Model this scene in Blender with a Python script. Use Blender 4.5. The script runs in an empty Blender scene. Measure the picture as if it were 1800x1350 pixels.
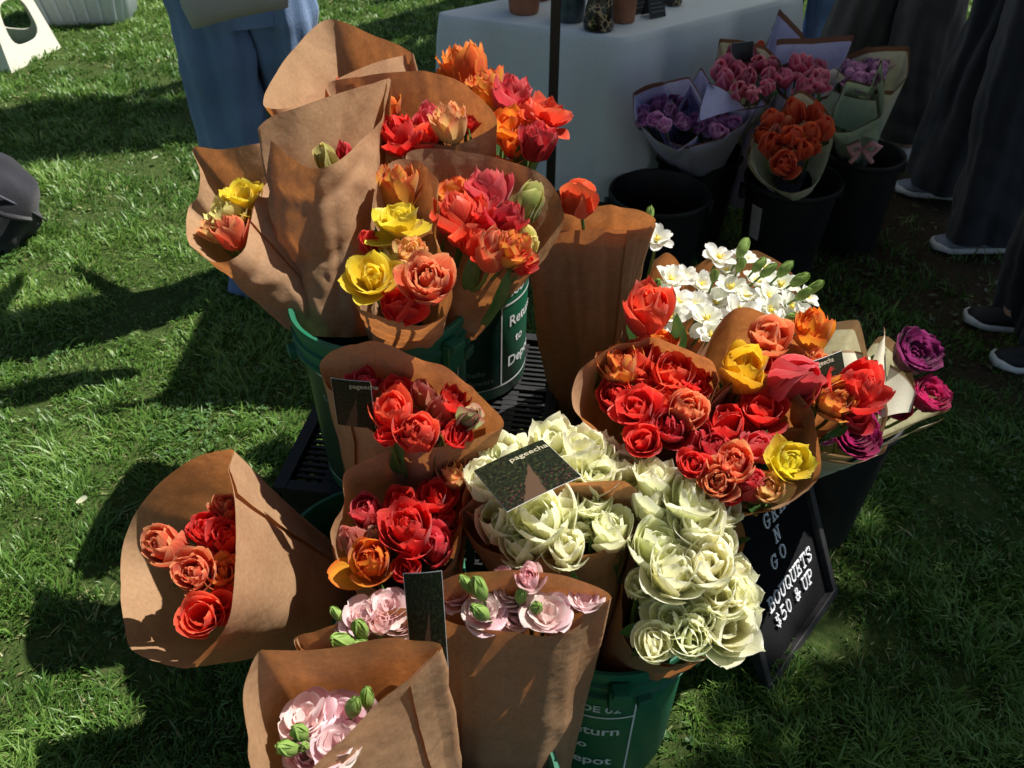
import bpy, bmesh, math, random
import numpy as np
from mathutils import Vector, Matrix, noise as mnoise

scene = bpy.context.scene
C = scene.collection
R = math.radians

# ---------------------------------------------------------------- camera
CAM_H, PITCH, FPX = 1.51, R(39), 1500.0           # focal length in pixels of an 1800 px wide frame
cam_data = bpy.data.cameras.new('camera')
cam_data.sensor_width = 36.0
cam_data.lens = 36.0 * FPX / 1800.0
cam_data.clip_start, cam_data.clip_end = 0.05, 400.0
cam_data.dof.use_dof = True
cam_data.dof.focus_distance = 1.3
cam_data.dof.aperture_fstop = 9.0
cam = bpy.data.objects.new('camera', cam_data)
cam.location = (0, 0, CAM_H)
cam.rotation_euler = (R(90) - PITCH, 0, 0)
C.objects.link(cam)
scene.camera = cam

# ---------------------------------------------------------------- sky, sun, exposure
SUN_EL, SUN_AZ = R(58), R(25)                     # azimuth from +X (right) towards +Y (away)
S = Vector((math.cos(SUN_EL)*math.cos(SUN_AZ), math.cos(SUN_EL)*math.sin(SUN_AZ), math.sin(SUN_EL)))
world = bpy.data.worlds.new('World')
scene.world = world
world.use_nodes = True
wn = world.node_tree
sky = wn.nodes.new('ShaderNodeTexSky')
sky.sky_type = 'NISHITA'
sky.sun_disc = False
sky.sun_elevation = SUN_EL
sky.sun_rotation = R(90) - SUN_AZ
bg = wn.nodes['Background']
bg.inputs['Strength'].default_value = 0.066
wn.links.new(sky.outputs[0], bg.inputs['Color'])
sl = bpy.data.lights.new('sun', 'SUN')
sl.energy = 5.0
sl.angle = R(0.53)
sl.color = (1.0, 0.95, 0.87)
so = bpy.data.objects.new('sun', sl)
so.rotation_euler = S.to_track_quat('Z', 'Y').to_euler()
so.location = S * 20
C.objects.link(so)
scene.view_settings.view_transform = 'Standard'
scene.view_settings.look = 'None'
scene.view_settings.gamma = 1.0
scene.view_settings.exposure = 0.76
scene.view_settings.use_curve_mapping = False
scene.render.film_transparent = False
try:
    scene.cycles.max_bounces = 10
    scene.cycles.diffuse_bounces = 6
    scene.cycles.transmission_bounces = 6
    scene.cycles.use_denoising = True
except Exception:
    pass

# ---------------------------------------------------------------- points: pixel of the photo + height (or distance) -> metres
SP, CP = math.sin(PITCH), math.cos(PITCH)
def ray(px, py):
    dx, dy = (px-900)/FPX, (675-py)/FPX
    return Vector((dx, CP + dy*SP, -SP + dy*CP))
def az(px, py, z):
    d = ray(px, py)
    return Vector((0, 0, CAM_H)) + d*((z-CAM_H)/d.z)
def at(px, py, t):
    return Vector((0, 0, CAM_H)) + ray(px, py)*t
def depth(p):
    return p.y*CP + (CAM_H-p.z)*SP

# ---------------------------------------------------------------- object helpers
def tag(o, label=None, cat=None, group=None, kind=None):
    if label: o['label'] = label
    if cat: o['category'] = cat
    if group: o['group'] = group
    if kind: o['kind'] = kind
    return o
def empty(name, loc=(0, 0, 0), rz=0.0, label=None, cat=None, group=None):
    o = bpy.data.objects.new(name, None)
    o.empty_display_size = 0.05
    o.location = loc
    o.rotation_euler = (0, 0, rz)
    C.objects.link(o)
    return tag(o, label, cat, group)
def mesh(name, verts, faces, mat=None, smooth=True, uvs=None):
    me = bpy.data.meshes.new(name)
    me.from_pydata([tuple(v) for v in verts], [], faces)
    if uvs is not None:
        uv = me.uv_layers.new(name='UVMap')
        for lp in me.loops:
            uv.data[lp.index].uv = uvs[lp.vertex_index]
    if mat: me.materials.append(mat)
    if smooth:
        me.polygons.foreach_set('use_smooth', [True]*len(me.polygons))
    me.update()
    return me
def link(name, me, parent=None, loc=None):
    o = bpy.data.objects.new(name, me)
    C.objects.link(o)
    if parent: o.parent = parent
    if loc is not None: o.location = loc
    return o
class MB:
    """collects shapes for one mesh"""
    def __init__(self): self.v, self.f = [], []
    def add(self, vs, fs):
        b = len(self.v)
        self.v += [Vector(x) for x in vs]
        self.f += [tuple(i+b for i in f) for f in fs]
        return self
    def box(self, c, s, rot=None):
        m = rot or Matrix.Identity(3)
        vs = [Vector(c) + m @ Vector((x*s[0]/2, y*s[1]/2, z*s[2]/2)) for x in (-1, 1) for y in (-1, 1) for z in (-1, 1)]
        return self.add(vs, [(0,1,3,2), (4,6,7,5), (0,4,5,1), (2,3,7,6), (0,2,6,4), (1,5,7,3)])
    def bar(self, a, b, w, h=None, up=(0, 0, 1)):
        a, b = Vector(a), Vector(b); d = (b-a); L = d.length
        if L < 1e-9: return self
        z = d/L; x = Vector(up).cross(z)
        if x.length < 1e-4: x = Vector((1, 0, 0)).cross(z)
        x.normalize(); y = z.cross(x)
        m = Matrix((x, y, z)).transposed()
        return self.box((a+b)/2, (w, h or w, L), m)
    def tube(self, pts, rad, n=8, cap=True):
        pts = [Vector(p) for p in pts]
        if not hasattr(rad, '__len__'): rad = [rad]*len(pts)
        rings = []; px = None
        for i, p in enumerate(pts):
            d = (pts[min(i+1, len(pts)-1)] - pts[max(i-1, 0)]).normalized()
            if px is None:
                px = d.orthogonal().normalized()
            else:
                px = (px - d*px.dot(d)).normalized()
            py = d.cross(px)
            rings.append([p + (px*math.cos(2*math.pi*k/n) + py*math.sin(2*math.pi*k/n))*rad[i] for k in range(n)])
        return self.loft(rings, cap)
    def loft(self, rings, cap=False, closed=True):
        n = len(rings[0]); vs = [p for r in rings for p in r]; fs = []
        for i in range(len(rings)-1):
            for k in range(n if closed else n-1):
                a, b = i*n+k, i*n+(k+1) % n
                fs.append((a, b, b+n, a+n))
        if cap:
            fs.append(tuple(range(n-1, -1, -1)))
            fs.append(tuple(range((len(rings)-1)*n, len(rings)*n)))
        return self.add(vs, fs)
    def lathe(self, prof, n=48, c=(0, 0, 0)):
        rings = [[Vector((c[0]+r*math.cos(2*math.pi*k/n), c[1]+r*math.sin(2*math.pi*k/n), c[2]+z)) for k in range(n)] for r, z in prof]
        return self.loft(rings)
    def build(self, name, mat, parent=None, smooth=True, bevel=0, loc=None, auto=None):
        me = mesh(name, self.v, self.f, mat, smooth)
        bm = bmesh.new(); bm.from_mesh(me)
        bmesh.ops.recalc_face_normals(bm, faces=bm.faces); bm.to_mesh(me); bm.free()
        if auto is not None:
            try: me.set_sharp_from_angle(angle=R(auto))
            except Exception: pass
        o = link(name, me, parent, loc)
        if bevel:
            b = o.modifiers.new('bevel', 'BEVEL'); b.width = bevel; b.segments = 2; b.limit_method = 'ANGLE'; b.angle_limit = R(35)
        return o

# ---------------------------------------------------------------- materials
def newmat(name):
    m = bpy.data.materials.new(name); m.use_nodes = True
    nt = m.node_tree
    return m, nt, nt.nodes, nt.nodes['Principled BSDF'], nt.nodes['Material Output']
def col4(c): return (c[0], c[1], c[2], 1.0)
def nd(nt, typ, **kw):
    n = nt.nodes.new(typ)
    for k, v in kw.items(): setattr(n, k, v)
    return n
def math_node(nt, op, a, b=None, clamp=False):
    n = nt.nodes.new('ShaderNodeMath'); n.operation = op; n.use_clamp = clamp
    for i, x in enumerate((a, b)):
        if x is None: continue
        if isinstance(x, (int, float)): n.inputs[i].default_value = x
        else: nt.links.new(x, n.inputs[i])
    return n.outputs[0]
def mixc(nt, fac, a, b, mode='MIX'):
    n = nt.nodes.new('ShaderNodeMix'); n.data_type = 'RGBA'; n.blend_type = mode
    for i, x in ((0, fac), (6, a), (7, b)):
        if isinstance(x, (int, float)): n.inputs[i].default_value = x
        elif isinstance(x, tuple): n.inputs[i].default_value = x
        else: nt.links.new(x, n.inputs[i])
    return n.outputs[2]
def ramp(nt, fac, stops):
    n = nt.nodes.new('ShaderNodeValToRGB')
    els = n.color_ramp.elements
    while len(els) > 1: els.remove(els[-1])
    els[0].position, els[0].color = stops[0][0], col4(stops[0][1])
    for p, c in stops[1:]:
        e = els.new(p); e.color = col4(c)
    nt.links.new(fac, n.inputs[0])
    return n.outputs[0]
def maprange(nt, v, a, b, c=0.0, d=1.0, smooth=True):
    n = nt.nodes.new('ShaderNodeMapRange'); n.interpolation_type = 'SMOOTHSTEP' if smooth else 'LINEAR'
    nt.links.new(v, n.inputs[0])
    for i, x in enumerate((a, b, c, d)): n.inputs[i+1].default_value = x
    return n.outputs[0]
def noise_tex(nt, scale, detail=4, rough=0.55, vec=None, kind='Object'):
    n = nt.nodes.new('ShaderNodeTexNoise')
    n.inputs['Scale'].default_value = scale; n.inputs['Detail'].default_value = detail; n.inputs['Roughness'].default_value = rough
    if vec is None:
        tc = nt.nodes.new('ShaderNodeTexCoord'); vec = tc.outputs[kind]
    nt.links.new(vec, n.inputs['Vector'])
    return n.outputs['Fac']
def bump(nt, h, strength, dist=0.002):
    n = nt.nodes.new('ShaderNodeBump'); n.inputs['Strength'].default_value = strength; n.inputs['Distance'].default_value = dist
    nt.links.new(h, n.inputs['Height'])
    return n.outputs[0]
def translucent_mix(nt, out, bsdf, color_socket, fac, normal=None):
    tr = nt.nodes.new('ShaderNodeBsdfTranslucent')
    nt.links.new(color_socket, tr.inputs['Color'])
    if normal: nt.links.new(normal, tr.inputs['Normal'])
    mx = nt.nodes.new('ShaderNodeMixShader'); mx.inputs[0].default_value = fac
    nt.links.new(bsdf.outputs[0], mx.inputs[1]); nt.links.new(tr.outputs[0], mx.inputs[2])
    nt.links.new(mx.outputs[0], out.inputs['Surface'])

def plain(name, c, rough=0.6, var=0.12, scale=40, spec=0.5, bmp=0.0, metal=0.0):
    m, nt, N, b, out = newmat(name)
    f = noise_tex(nt, scale, 5)
    lo = tuple(x*(1-var) for x in c); hi = tuple(min(1, x*(1+var)) for x in c)
    nt.links.new(ramp(nt, f, [(0.3, lo), (0.7, hi)]), b.inputs['Base Color'])
    b.inputs['Roughness'].default_value = rough
    b.inputs['Specular IOR Level'].default_value = spec
    b.inputs['Metallic'].default_value = metal
    if bmp: nt.links.new(bump(nt, f, bmp), b.inputs['Normal'])
    return m

def paper_mat(name, lo, hi, trans, tfac, edge=None, edge_w=0.03, wr=0.55, rough=0.75):
    m, nt, N, b, out = newmat(name)
    tc = N.new('ShaderNodeTexCoord')
    n1 = noise_tex(nt, 9, 4, 0.6, tc.outputs['Object'])
    n2 = noise_tex(nt, 160, 5, 0.7, tc.outputs['Object'])
    f = math_node(nt, 'ADD', math_node(nt, 'MULTIPLY', n1, 0.45), math_node(nt, 'MULTIPLY', n2, 0.55))
    c = ramp(nt, f, [(0.36, lo), (0.64, hi)])
    if edge:
        sx = N.new('ShaderNodeSeparateXYZ'); nt.links.new(tc.outputs['UV'], sx.inputs[0])
        e = math_node(nt, 'GREATER_THAN', sx.outputs[1], 1-edge_w)
        c = mixc(nt, e, c, col4(edge))
    nt.links.new(c, b.inputs['Base Color'])
    b.inputs['Roughness'].default_value = rough
    b.inputs['Specular IOR Level'].default_value = 0.25
    vor = noise_tex(nt, 22, 3, 0.5, tc.outputs['Object'])
    rdg = noise_tex(nt, 6.5, 2, 0.5, tc.outputs['Object'])
    rdg = math_node(nt, 'ABSOLUTE', math_node(nt, 'SUBTRACT', rdg, 0.5))
    rdg = maprange(nt, rdg, 0.0, 0.05)
    hgt = math_node(nt, 'ADD', math_node(nt, 'MULTIPLY', vor, 1.0), math_node(nt, 'MULTIPLY', rdg, 0.10))
    hgt = math_node(nt, 'ADD', hgt, math_node(nt, 'MULTIPLY', n2, 0.06))
    nrm = bump(nt, hgt, wr, 0.006)
    nt.links.new(nrm, b.inputs['Normal'])
    tcol = mixc(nt, 1.0, c, col4(trans), 'MULTIPLY')
    fib = noise_tex(nt, 45, 6, 0.75, tc.outputs['Object'])
    tcol = mixc(nt, 1.0, tcol, ramp(nt, fib, [(0.3, (.6, .6, .6)), (0.7, (1.25, 1.25, 1.25))]), 'MULTIPLY')
    translucent_mix(nt, out, b, tcol, tfac)
    return m
KRAFT = paper_mat('kraft_paper', (.325, .184, .096), (.44, .272, .150), (1.65, 1.0, 0.5), 0.32)
CREAM = paper_mat('cream_wrapping_paper', (.66, .64, .50), (.74, .72, .58), (1, .98, .8), 0.3, edge=(.22, .11, .06), edge_w=0.035, wr=0.15)
CREAM_R = paper_mat('cream_wrapping_paper_wide_edge', (.68, .65, .50), (.76, .73, .58), (1, .98, .8), 0.3, edge=(.34, .22, .13), edge_w=0.06, wr=0.12)
LAVENDER = paper_mat('lavender_wrapping_paper', (.54, .54, .76), (.62, .62, .82), (.9, .9, 1.0), 0.3, edge=(.22, .10, .06), edge_w=0.03, wr=0.15)
SAGE = paper_mat('pale_green_wrapping_paper', (.50, .56, .44), (.58, .64, .50), (.9, 1, .8), 0.3, edge=(.12, .09, .05), edge_w=0.03, wr=0.2)

def petal_mat():
    m, nt, N, b, out = newmat('petal')
    tc = N.new('ShaderNodeTexCoord'); oi = N.new('ShaderNodeObjectInfo')
    sx = N.new('ShaderNodeSeparateXYZ'); nt.links.new(tc.outputs['UV'], sx.inputs[0])
    u, v = sx.outputs[0], sx.outputs[1]
    def attr(n):
        a = N.new('ShaderNodeAttribute'); a.attribute_type = 'OBJECT'; a.attribute_name = n
        return a.outputs['Color']
    au = math_node(nt, 'ABSOLUTE', math_node(nt, 'SUBTRACT', math_node(nt, 'MULTIPLY', u, 2.0), 1.0))
    mp = N.new('ShaderNodeMapping'); mp.inputs['Scale'].default_value = (14, 1.2, 1)
    nt.links.new(tc.outputs['UV'], mp.inputs['Vector'])
    cmb = N.new('ShaderNodeVectorMath'); cmb.operation = 'ADD'
    nt.links.new(mp.outputs[0], cmb.inputs[0])
    rnd = N.new('ShaderNodeCombineXYZ')
    nt.links.new(math_node(nt, 'MULTIPLY', oi.outputs['Random'], 37.0), rnd.inputs[0]); nt.links.new(rnd.outputs[0], cmb.inputs[1])
    st = noise_tex(nt, 1.0, 4, 0.6, cmb.outputs[0])
    mott = noise_tex(nt, 3.0, 3, 0.5, tc.outputs['UV'])
    e = math_node(nt, 'ADD', math_node(nt, 'MULTIPLY', v, 0.75), math_node(nt, 'MULTIPLY', math_node(nt, 'POWER', au, 2.0), 0.4))
    e = math_node(nt, 'ADD', e, math_node(nt, 'MULTIPLY', math_node(nt, 'SUBTRACT', st, 0.5), 0.7))
    fe = maprange(nt, e, 0.55, 1.0)
    c = mixc(nt, fe, oi.outputs['Color'], attr('edge'))
    gb = math_node(nt, 'ADD', math_node(nt, 'ADD', v, math_node(nt, 'MULTIPLY', au, 0.35)), math_node(nt, 'MULTIPLY', math_node(nt, 'SUBTRACT', st, 0.5), 0.35))
    ab = N.new('ShaderNodeAttribute'); ab.attribute_type = 'OBJECT'; ab.attribute_name = 'base_reach'
    fb = N.new('ShaderNodeMapRange'); fb.interpolation_type = 'SMOOTHSTEP'
    nt.links.new(gb, fb.inputs[0]); nt.links.new(ab.outputs['Fac'], fb.inputs[1]); fb.inputs[2].default_value = 0.02
    c = mixc(nt, fb.outputs[0], c, attr('base'))
    c = mixc(nt, 1.0, c, ramp(nt, st, [(0.28, (.84, .84, .84)), (0.55, (1, 1, 1)), (0.8, (1.06, 1.06, 1.06))]), 'MULTIPLY')
    nt.links.new(c, b.inputs['Base Color'])
    b.inputs['Roughness'].default_value = 0.42
    b.inputs['Specular IOR Level'].default_value = 0.35
    b.inputs['Sheen Weight'].default_value = 0.15
    h = math_node(nt, 'ADD', st, math_node(nt, 'MULTIPLY', mott, 0.8))
    nt.links.new(bump(nt, h, 0.16, 0.004), b.inputs['Normal'])
    translucent_mix(nt, out, b, c, 0.52)
    return m
PETAL = petal_mat()
def green_mat(name, c, c2, ro=.45):
    m, nt, N, b, out = newmat(name)
    f = noise_tex(nt, 30, 4)
    c = ramp(nt, f, [(0.3, c), (0.7, c2)])
    nt.links.new(c, b.inputs['Base Color']); b.inputs['Roughness'].default_value = ro
    translucent_mix(nt, out, b, c, 0.25)
    return m
STEM = green_mat('stem_green', (.10, .19, .04), (.17, .27, .07))
LEAF = green_mat('tulip_leaf', (.05, .13, .03), (.09, .19, .05))
BUDG = green_mat('bud_green', (.17, .30, .05), (.30, .42, .11), .65)
YCENT = plain('flower_centre', (.62, .48, .06), 0.8)
DCENT = plain('dark_stamen', (.03, .02, .015), 0.7)
# ---------------------------------------------------------------- flowers
PAL = {                       # main, rim, base colour of the petal, reach of the base colour
 'red':     ((.76, .028, .022), (.84, .085, .06), (.45, .30, .04), .10),
 'scarlet': ((.80, .065, .03), (.87, .16, .08), (.6, .4, .05), .12),
 'crimson': ((.58, .018, .03), (.72, .09, .10), (.25, .12, .05), .12),
 'pinkred': ((.72, .07, .09), (.80, .16, .16), (.6, .4, .2), .15),
 'coral':   ((.80, .16, .07), (.88, .38, .17), (.75, .5, .12), .25),
 'orange':  ((.82, .15, .025), (.88, .36, .06), (.75, .45, .04), .25),
 'amber':   ((.84, .34, .03), (.80, .18, .03), (.8, .55, .05), .2),
 'flame':   ((.82, .42, .07), (.78, .16, .06), (.7, .6, .12), .3),
 'peach':   ((.86, .60, .22), (.82, .32, .16), (.7, .66, .2), .35),
 'white':   ((.93, .93, .84), (.94, .94, .90), (.8, .84, .45), .10),
 'yellow':  ((.84, .66, .035), (.88, .72, .08), (.6, .6, .06), .2),
 'gold':    ((.86, .52, .02), (.88, .60, .05), (.7, .5, .04), .2),
 'lemon':   ((.82, .76, .28), (.86, .78, .30), (.5, .6, .12), .3),
 'cream':   ((.94, .93, .62), (.95, .95, .80), (.82, .84, .38), .12),
 'ivory':   ((.92, .91, .62), (.93, .93, .76), (.80, .83, .38), .10),
 'greenish':((.50, .52, .16), (.66, .56, .22), (.28, .40, .08), .55),
 'greenred':((.70, .10, .09), (.62, .24, .18), (.42, .52, .22), .95),
 'bud':     ((.50, .56, .28), (.66, .24, .20), (.36, .50, .18), .75),
 'pink':    ((.86, .62, .62), (.90, .74, .74), (.8, .7, .55), .2),
 'blush':   ((.88, .70, .66), (.86, .52, .52), (.6, .66, .3), .35),
 'lilac':   ((.72, .34, .62), (.82, .52, .74), (.5, .4, .4), .15),
 'rose':    ((.74, .13, .24), (.84, .40, .48), (.7, .6, .45), .2),
 'vermil':  ((.78, .10, .035), (.80, .17, .06), (.7, .3, .05), .15),
 'magenta': ((.34, .010, .09), (.44, .04, .16), (.2, .02, .06), .15),
 'purple':  ((.19, .012, .09), (.32, .05, .19), (.1, .01, .04), .2),
 'cerise':  ((.52, .01, .10), (.58, .05, .18), (.25, .01, .03), .2),
}
def petal(L, W, th, cross, ruff, rng, nu=6, nv=8, r0=0.02, notch=0.025, point=0.0):
    """spoon-shaped petal; th = lean from the axis at base, middle, tip (degrees)"""
    th = [R(a) for a in th]
    vs, uv = [], []
    r, h = r0, 0.0
    ph, ph2, fr = rng.uniform(0, 6.28), rng.uniform(0, 6.28), rng.uniform(.8, 2.0)
    tw = rng.uniform(-0.12, 0.12)
    pv = 0.0
    for j in range(nv+1):
        v = 1-(1-j/nv)**1.45
        dv = v-pv; pv = v
        a = min(1, v/0.5); a = a*a*(3-2*a)
        t = th[0] + (th[1]-th[0])*a
        if v > 0.5:
            q = (v-0.5)/0.5
            t += (th[2]-th[1])*q*q
        if j:
            r += math.sin(t)*L*dv; h += math.cos(t)*L*dv
        w = W*math.sqrt(max(0.02, 1-((v-0.58)/(0.6 if v < 0.58 else 0.43))**2))
        if point and v > .5: w *= 1 - point*((v-.5)/.5)**1.6
        Rc = max(cross*W, w*0.75)
        for i in range(nu+1):
            u = -1 + 2*i/nu
            s = u*w
            lat = Rc*math.sin(s/Rc); inn = Rc*(1-math.cos(s/Rc))
            inn += ruff*W*(u*u)*math.sin(fr*v*3+ph+u*1.3)*v
            ext = L*(0.035*math.sin(3.1*u+ph2) - notch*math.exp(-(u/0.18)**2))*v*v
            nr, nh = -math.cos(t), math.sin(t)
            rr = r + inn*nr + ext*math.sin(t); hh = h + inn*nh + ext*math.cos(t)
            vs.append((rr, lat + tw*v*v*L*0.3, hh)); uv.append((i/nu, v))
    n = nu+1
    fs = [(j*n+i, j*n+i+1, (j+1)*n+i+1, (j+1)*n+i) for j in range(nv) for i in range(nu)]
    return vs, fs, uv
KINDS = {   # whorls from outside in: count, length, half width, lean, cross, ruffle
 'double': dict(outer=(6, 1.0, .46, (84, 20, -6), 1.1, .06), inner=[(6, 1.0, .40, (77, 14, -20), 1.0, .08), (6, .98, .34, (66, 9, -28), .95, .10), (5, .94, .28, (48, 4, -38), .9, .12), (4, .88, .24, (26, 0, -42), .9, .12)], point=0.38),
 'whitetulip': dict(outer=(6, 1.0, .50, (85, 27, 16), 1.2, .05), inner=[(6, .99, .45, (79, 19, -6), 1.1, .06), (4, .92, .38, (64, 10, -22), 1.0, .08), (3, .78, .28, (40, 4, -30), .9, .1)], point=.42),
 'loose':  dict(outer=(4, 1.0, .62, (84, 27, 10), 1.15, .07), inner=[(4, 1.0, .60, (79, 19, -8), 1.1, .08), (3, .96, .54, (68, 11, -24), 1.0, .09), (3, .86, .42, (48, 4, -34), .95, .10)], point=.32),
 'open':   dict(outer=(6, 1.0, .50, (88, 42, 28), 1.3, .08), inner=[(5, .98, .54, (82, 32, 10), 1.15, .09), (5, .86, .40, (66, 14, -12), 1.0, .12), (4, .7, .26, (40, 4, -24), .9, .14)], point=0.25),
 'peony':  dict(outer=(6, 1.0, .46, (82, 20, -4), 1.05, .07), inner=[(7, 1.0, .34, (74, 15, -14), .95, .13), (8, .98, .31, (62, 11, -20), .85, .16), (7, .94, .25, (46, 6, -26), .8, .18), (6, .9, .2, (28, 2, -30), .8, .2), (4, .84, .17, (10, 0, -20), .8, .2)], point=0.3),
 'cup':    dict(outer=(4, 1.0, .58, (82, 15, -12), 1.0, .05), inner=[(4, 1.0, .52, (77, 11, -18), 1.0, .05), (4, .94, .42, (58, 6, -30), .9, .08), (4, .84, .3, (34, 2, -36), .9, .1)], point=0.35),
 'bud':    dict(outer=(3, 1.0, .56, (66, 0, -34), .8, .02), inner=[(3, 1.0, .5, (60, -2, -32), .75, .02), (3, .95, .4, (45, -3, -20), .7, .05)], point=0.4),
 'tulip':  dict(outer=(3, 1.0, .58, (72, 0, -38), .85, .03), inner=[(3, 1.0, .54, (66, 0, -34), .8, .03), (3, .8, .3, (30, 2, -6), .8, .05)], point=0.4),
 'anemone':dict(outer=(6, .95, .36, (88, 64, 76), 1.5, .10), inner=[(5, .82, .30, (82, 46, 56), 1.3, .14)], centre=True),
 'ruffle': dict(outer=(5, 1.0, .76, (88, 54, 60), 1.5, .13), inner=[(5, .88, .62, (80, 38, 38), 1.25, .16), (4, .7, .48, (64, 16, 6), 1.0, .2)]),
 'ranun':  dict(outer=(8, .95, .50, (86, 34, 22), 1.1, .06), inner=[(9, .88, .42, (80, 26, 14), .95, .05), (9, .8, .36, (70, 20, 8), .85, .04), (9, .7, .31, (60, 15, 4), .8, .04), (8, .6, .26, (50, 10, 0), .75, .04), (7, .48, .2, (38, 6, -8), .7, .04), (6, .36, .15, (24, 0, -14), .7, .04)], dark=True),
}
TEMPL = {}
def template(kind, k):
    key = (kind, k)
    if key in TEMPL: return TEMPL[key]
    K = KINDS[kind]; rng = random.Random(hash(kind) % 1 + k*17 + len(kind)*101 + ord(kind[0]))
    small = kind in ('ranun', 'bud', 'tulip')
    V, F, U = [], [], []
    rad = 0.0
    off = rng.uniform(0, 6.28)
    opn = rng.uniform(-8, 16) if kind in ('double', 'whitetulip', 'peony', 'cup', 'open', 'loose') else 0
    for wi, (n, L, W, th, cr, ru) in enumerate(K['inner']):
        for i in range(n):
            a = off + 2*math.pi*(i+rng.uniform(-.3, .3))/n + wi*0.62
            j = 17 if kind in ('double', 'whitetulip', 'loose') else 12 if kind not in ('bud', 'tulip', 'ranun') else 3
            t2 = tuple(x + rng.uniform(-j, j) + opn*q*(1 - wi*.2) for q, x in zip((0, .6, 1), th))
            vs, fs, uv = petal(L*rng.uniform(.86, 1.08), W*rng.uniform(.82, 1.12), t2, cr, ru, rng, 5, 7, r0=.05, point=K.get('point', 0), notch=.025 if not K.get('point') else -.03)
            m = Matrix.Rotation(a, 3, 'Z'); b = len(V)
            V += [m @ Vector(p) for p in vs]; F += [tuple(q+b for q in f) for f in fs]; U += uv
    n, L, W, th, cr, ru = K['outer']
    pets = []
    for q in range(3):
        j = 8 if kind not in ('bud', 'tulip', 'ranun') else 3
        t2 = tuple(x + rng.uniform(-j, j) + opn*q for q, x in zip((0, .6, 1), th))
        vs, fs, uv = petal(L*rng.uniform(.93, 1.05), W*rng.uniform(.92, 1.08), t2, cr, ru, rng, 6, 8, r0=.06, point=K.get('point', 0), notch=.025 if not K.get('point') else -.04)
        rad = max(rad, max(math.hypot(p[0], p[1]) for p in vs)*0.97)
        pets.append((vs, fs, uv))
    s = 1.0/rad
    hgt = max(p[2] for vs, _, _ in pets for p in vs)*s
    inner = mesh(kind+'_petals', [p*s for p in V], F, PETAL, True, U)
    pm = [mesh(kind+'_petal', [Vector(p)*s for p in vs], fs, PETAL, True, uv) for vs, fs, uv in pets]
    cm = None
    if K.get('centre') or K.get('dark') or kind in ('double', 'open'):
        b = MB(); rc = random.Random(k)
        if K.get('centre'):
            b.lathe([(.001, .30), (.08, .29), (.13, .22), (.12, .12), (.03, .05)], 10)
            for i in range(16):
                a = rc.uniform(0, 6.28); r = rc.uniform(.14, .28)
                b.tube([(0.06*math.cos(a), .06*math.sin(a), .12), (r*math.cos(a), r*math.sin(a), rc.uniform(.26, .36))], [.012, .025], 4)
        else:
            for i in range(5):
                a = i*1.257+rc.uniform(-.2, .2); r = rc.uniform(.08, .16)
                b.tube([(0.03*math.cos(a), .03*math.sin(a), .1), (r*math.cos(a), r*math.sin(a), rc.uniform(.42, .6)*hgt/1.2)], [.02, .035], 4)
        cm = mesh(kind+'_stamens', b.v, b.f, YCENT if K.get('centre') else DCENT)
    TEMPL[key] = (inner, pm, n, hgt, cm)
    return TEMPL[key]
def paint(o, pal, rng, jit=0.07):
    m, e, b, reach = PAL[pal]
    if pal in ('cream', 'ivory', 'white'): jit = .018
    k = 1 + rng.uniform(-jit, jit)
    g = 1 + rng.uniform(-jit, jit)*1.5
    o.color = (m[0]*k, m[1]*k*g, m[2]*k, 1)
    o['edge'] = [e[0]*k, e[1]*k*g, e[2]*k]
    o['base'] = [float(x) for x in b]
    o['base_reach'] = float(reach*1.3)
NAMES = {'double': 'double_tulip', 'whitetulip': 'double_tulip', 'loose': 'double_tulip', 'open': 'open_tulip', 'peony': 'double_tulip', 'cup': 'cupped_tulip', 'bud': 'tulip_bud', 'tulip': 'tulip',
         'anemone': 'white_blossom', 'ruffle': 'ruffled_blossom', 'ranun': 'ranunculus'}
def align(axis, spin):
    return axis.to_track_quat('Z', 'Y').to_matrix() @ Matrix.Rotation(spin, 3, 'Z')
def stem_part(parent, wm, p0, p1, r=0.0032, bend=0.3, axis=None, name='stem'):
    """stem from bouquet base p0 to head p1 (world); parented with identity rotation compensation"""
    b = MB(); n = 6; pts = []
    ax = (axis or (p1-p0).normalized())
    d = (p1-p0).length
    c1 = p0 + (p1-p0)*0.45; c2 = p1 - ax*d*0.25
    for i in range(n+1):
        t = i/n; q = 1-t
        pts.append(p0*q**3 + c1*3*q*q*t + c2*3*q*t*t + p1*t**3)
    b.tube(pts, r, 5, False)
    inv = wm.inverted()
    me = mesh(name, [inv @ v for v in b.v], b.f, STEM)
    return link(name, me, parent)
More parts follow.
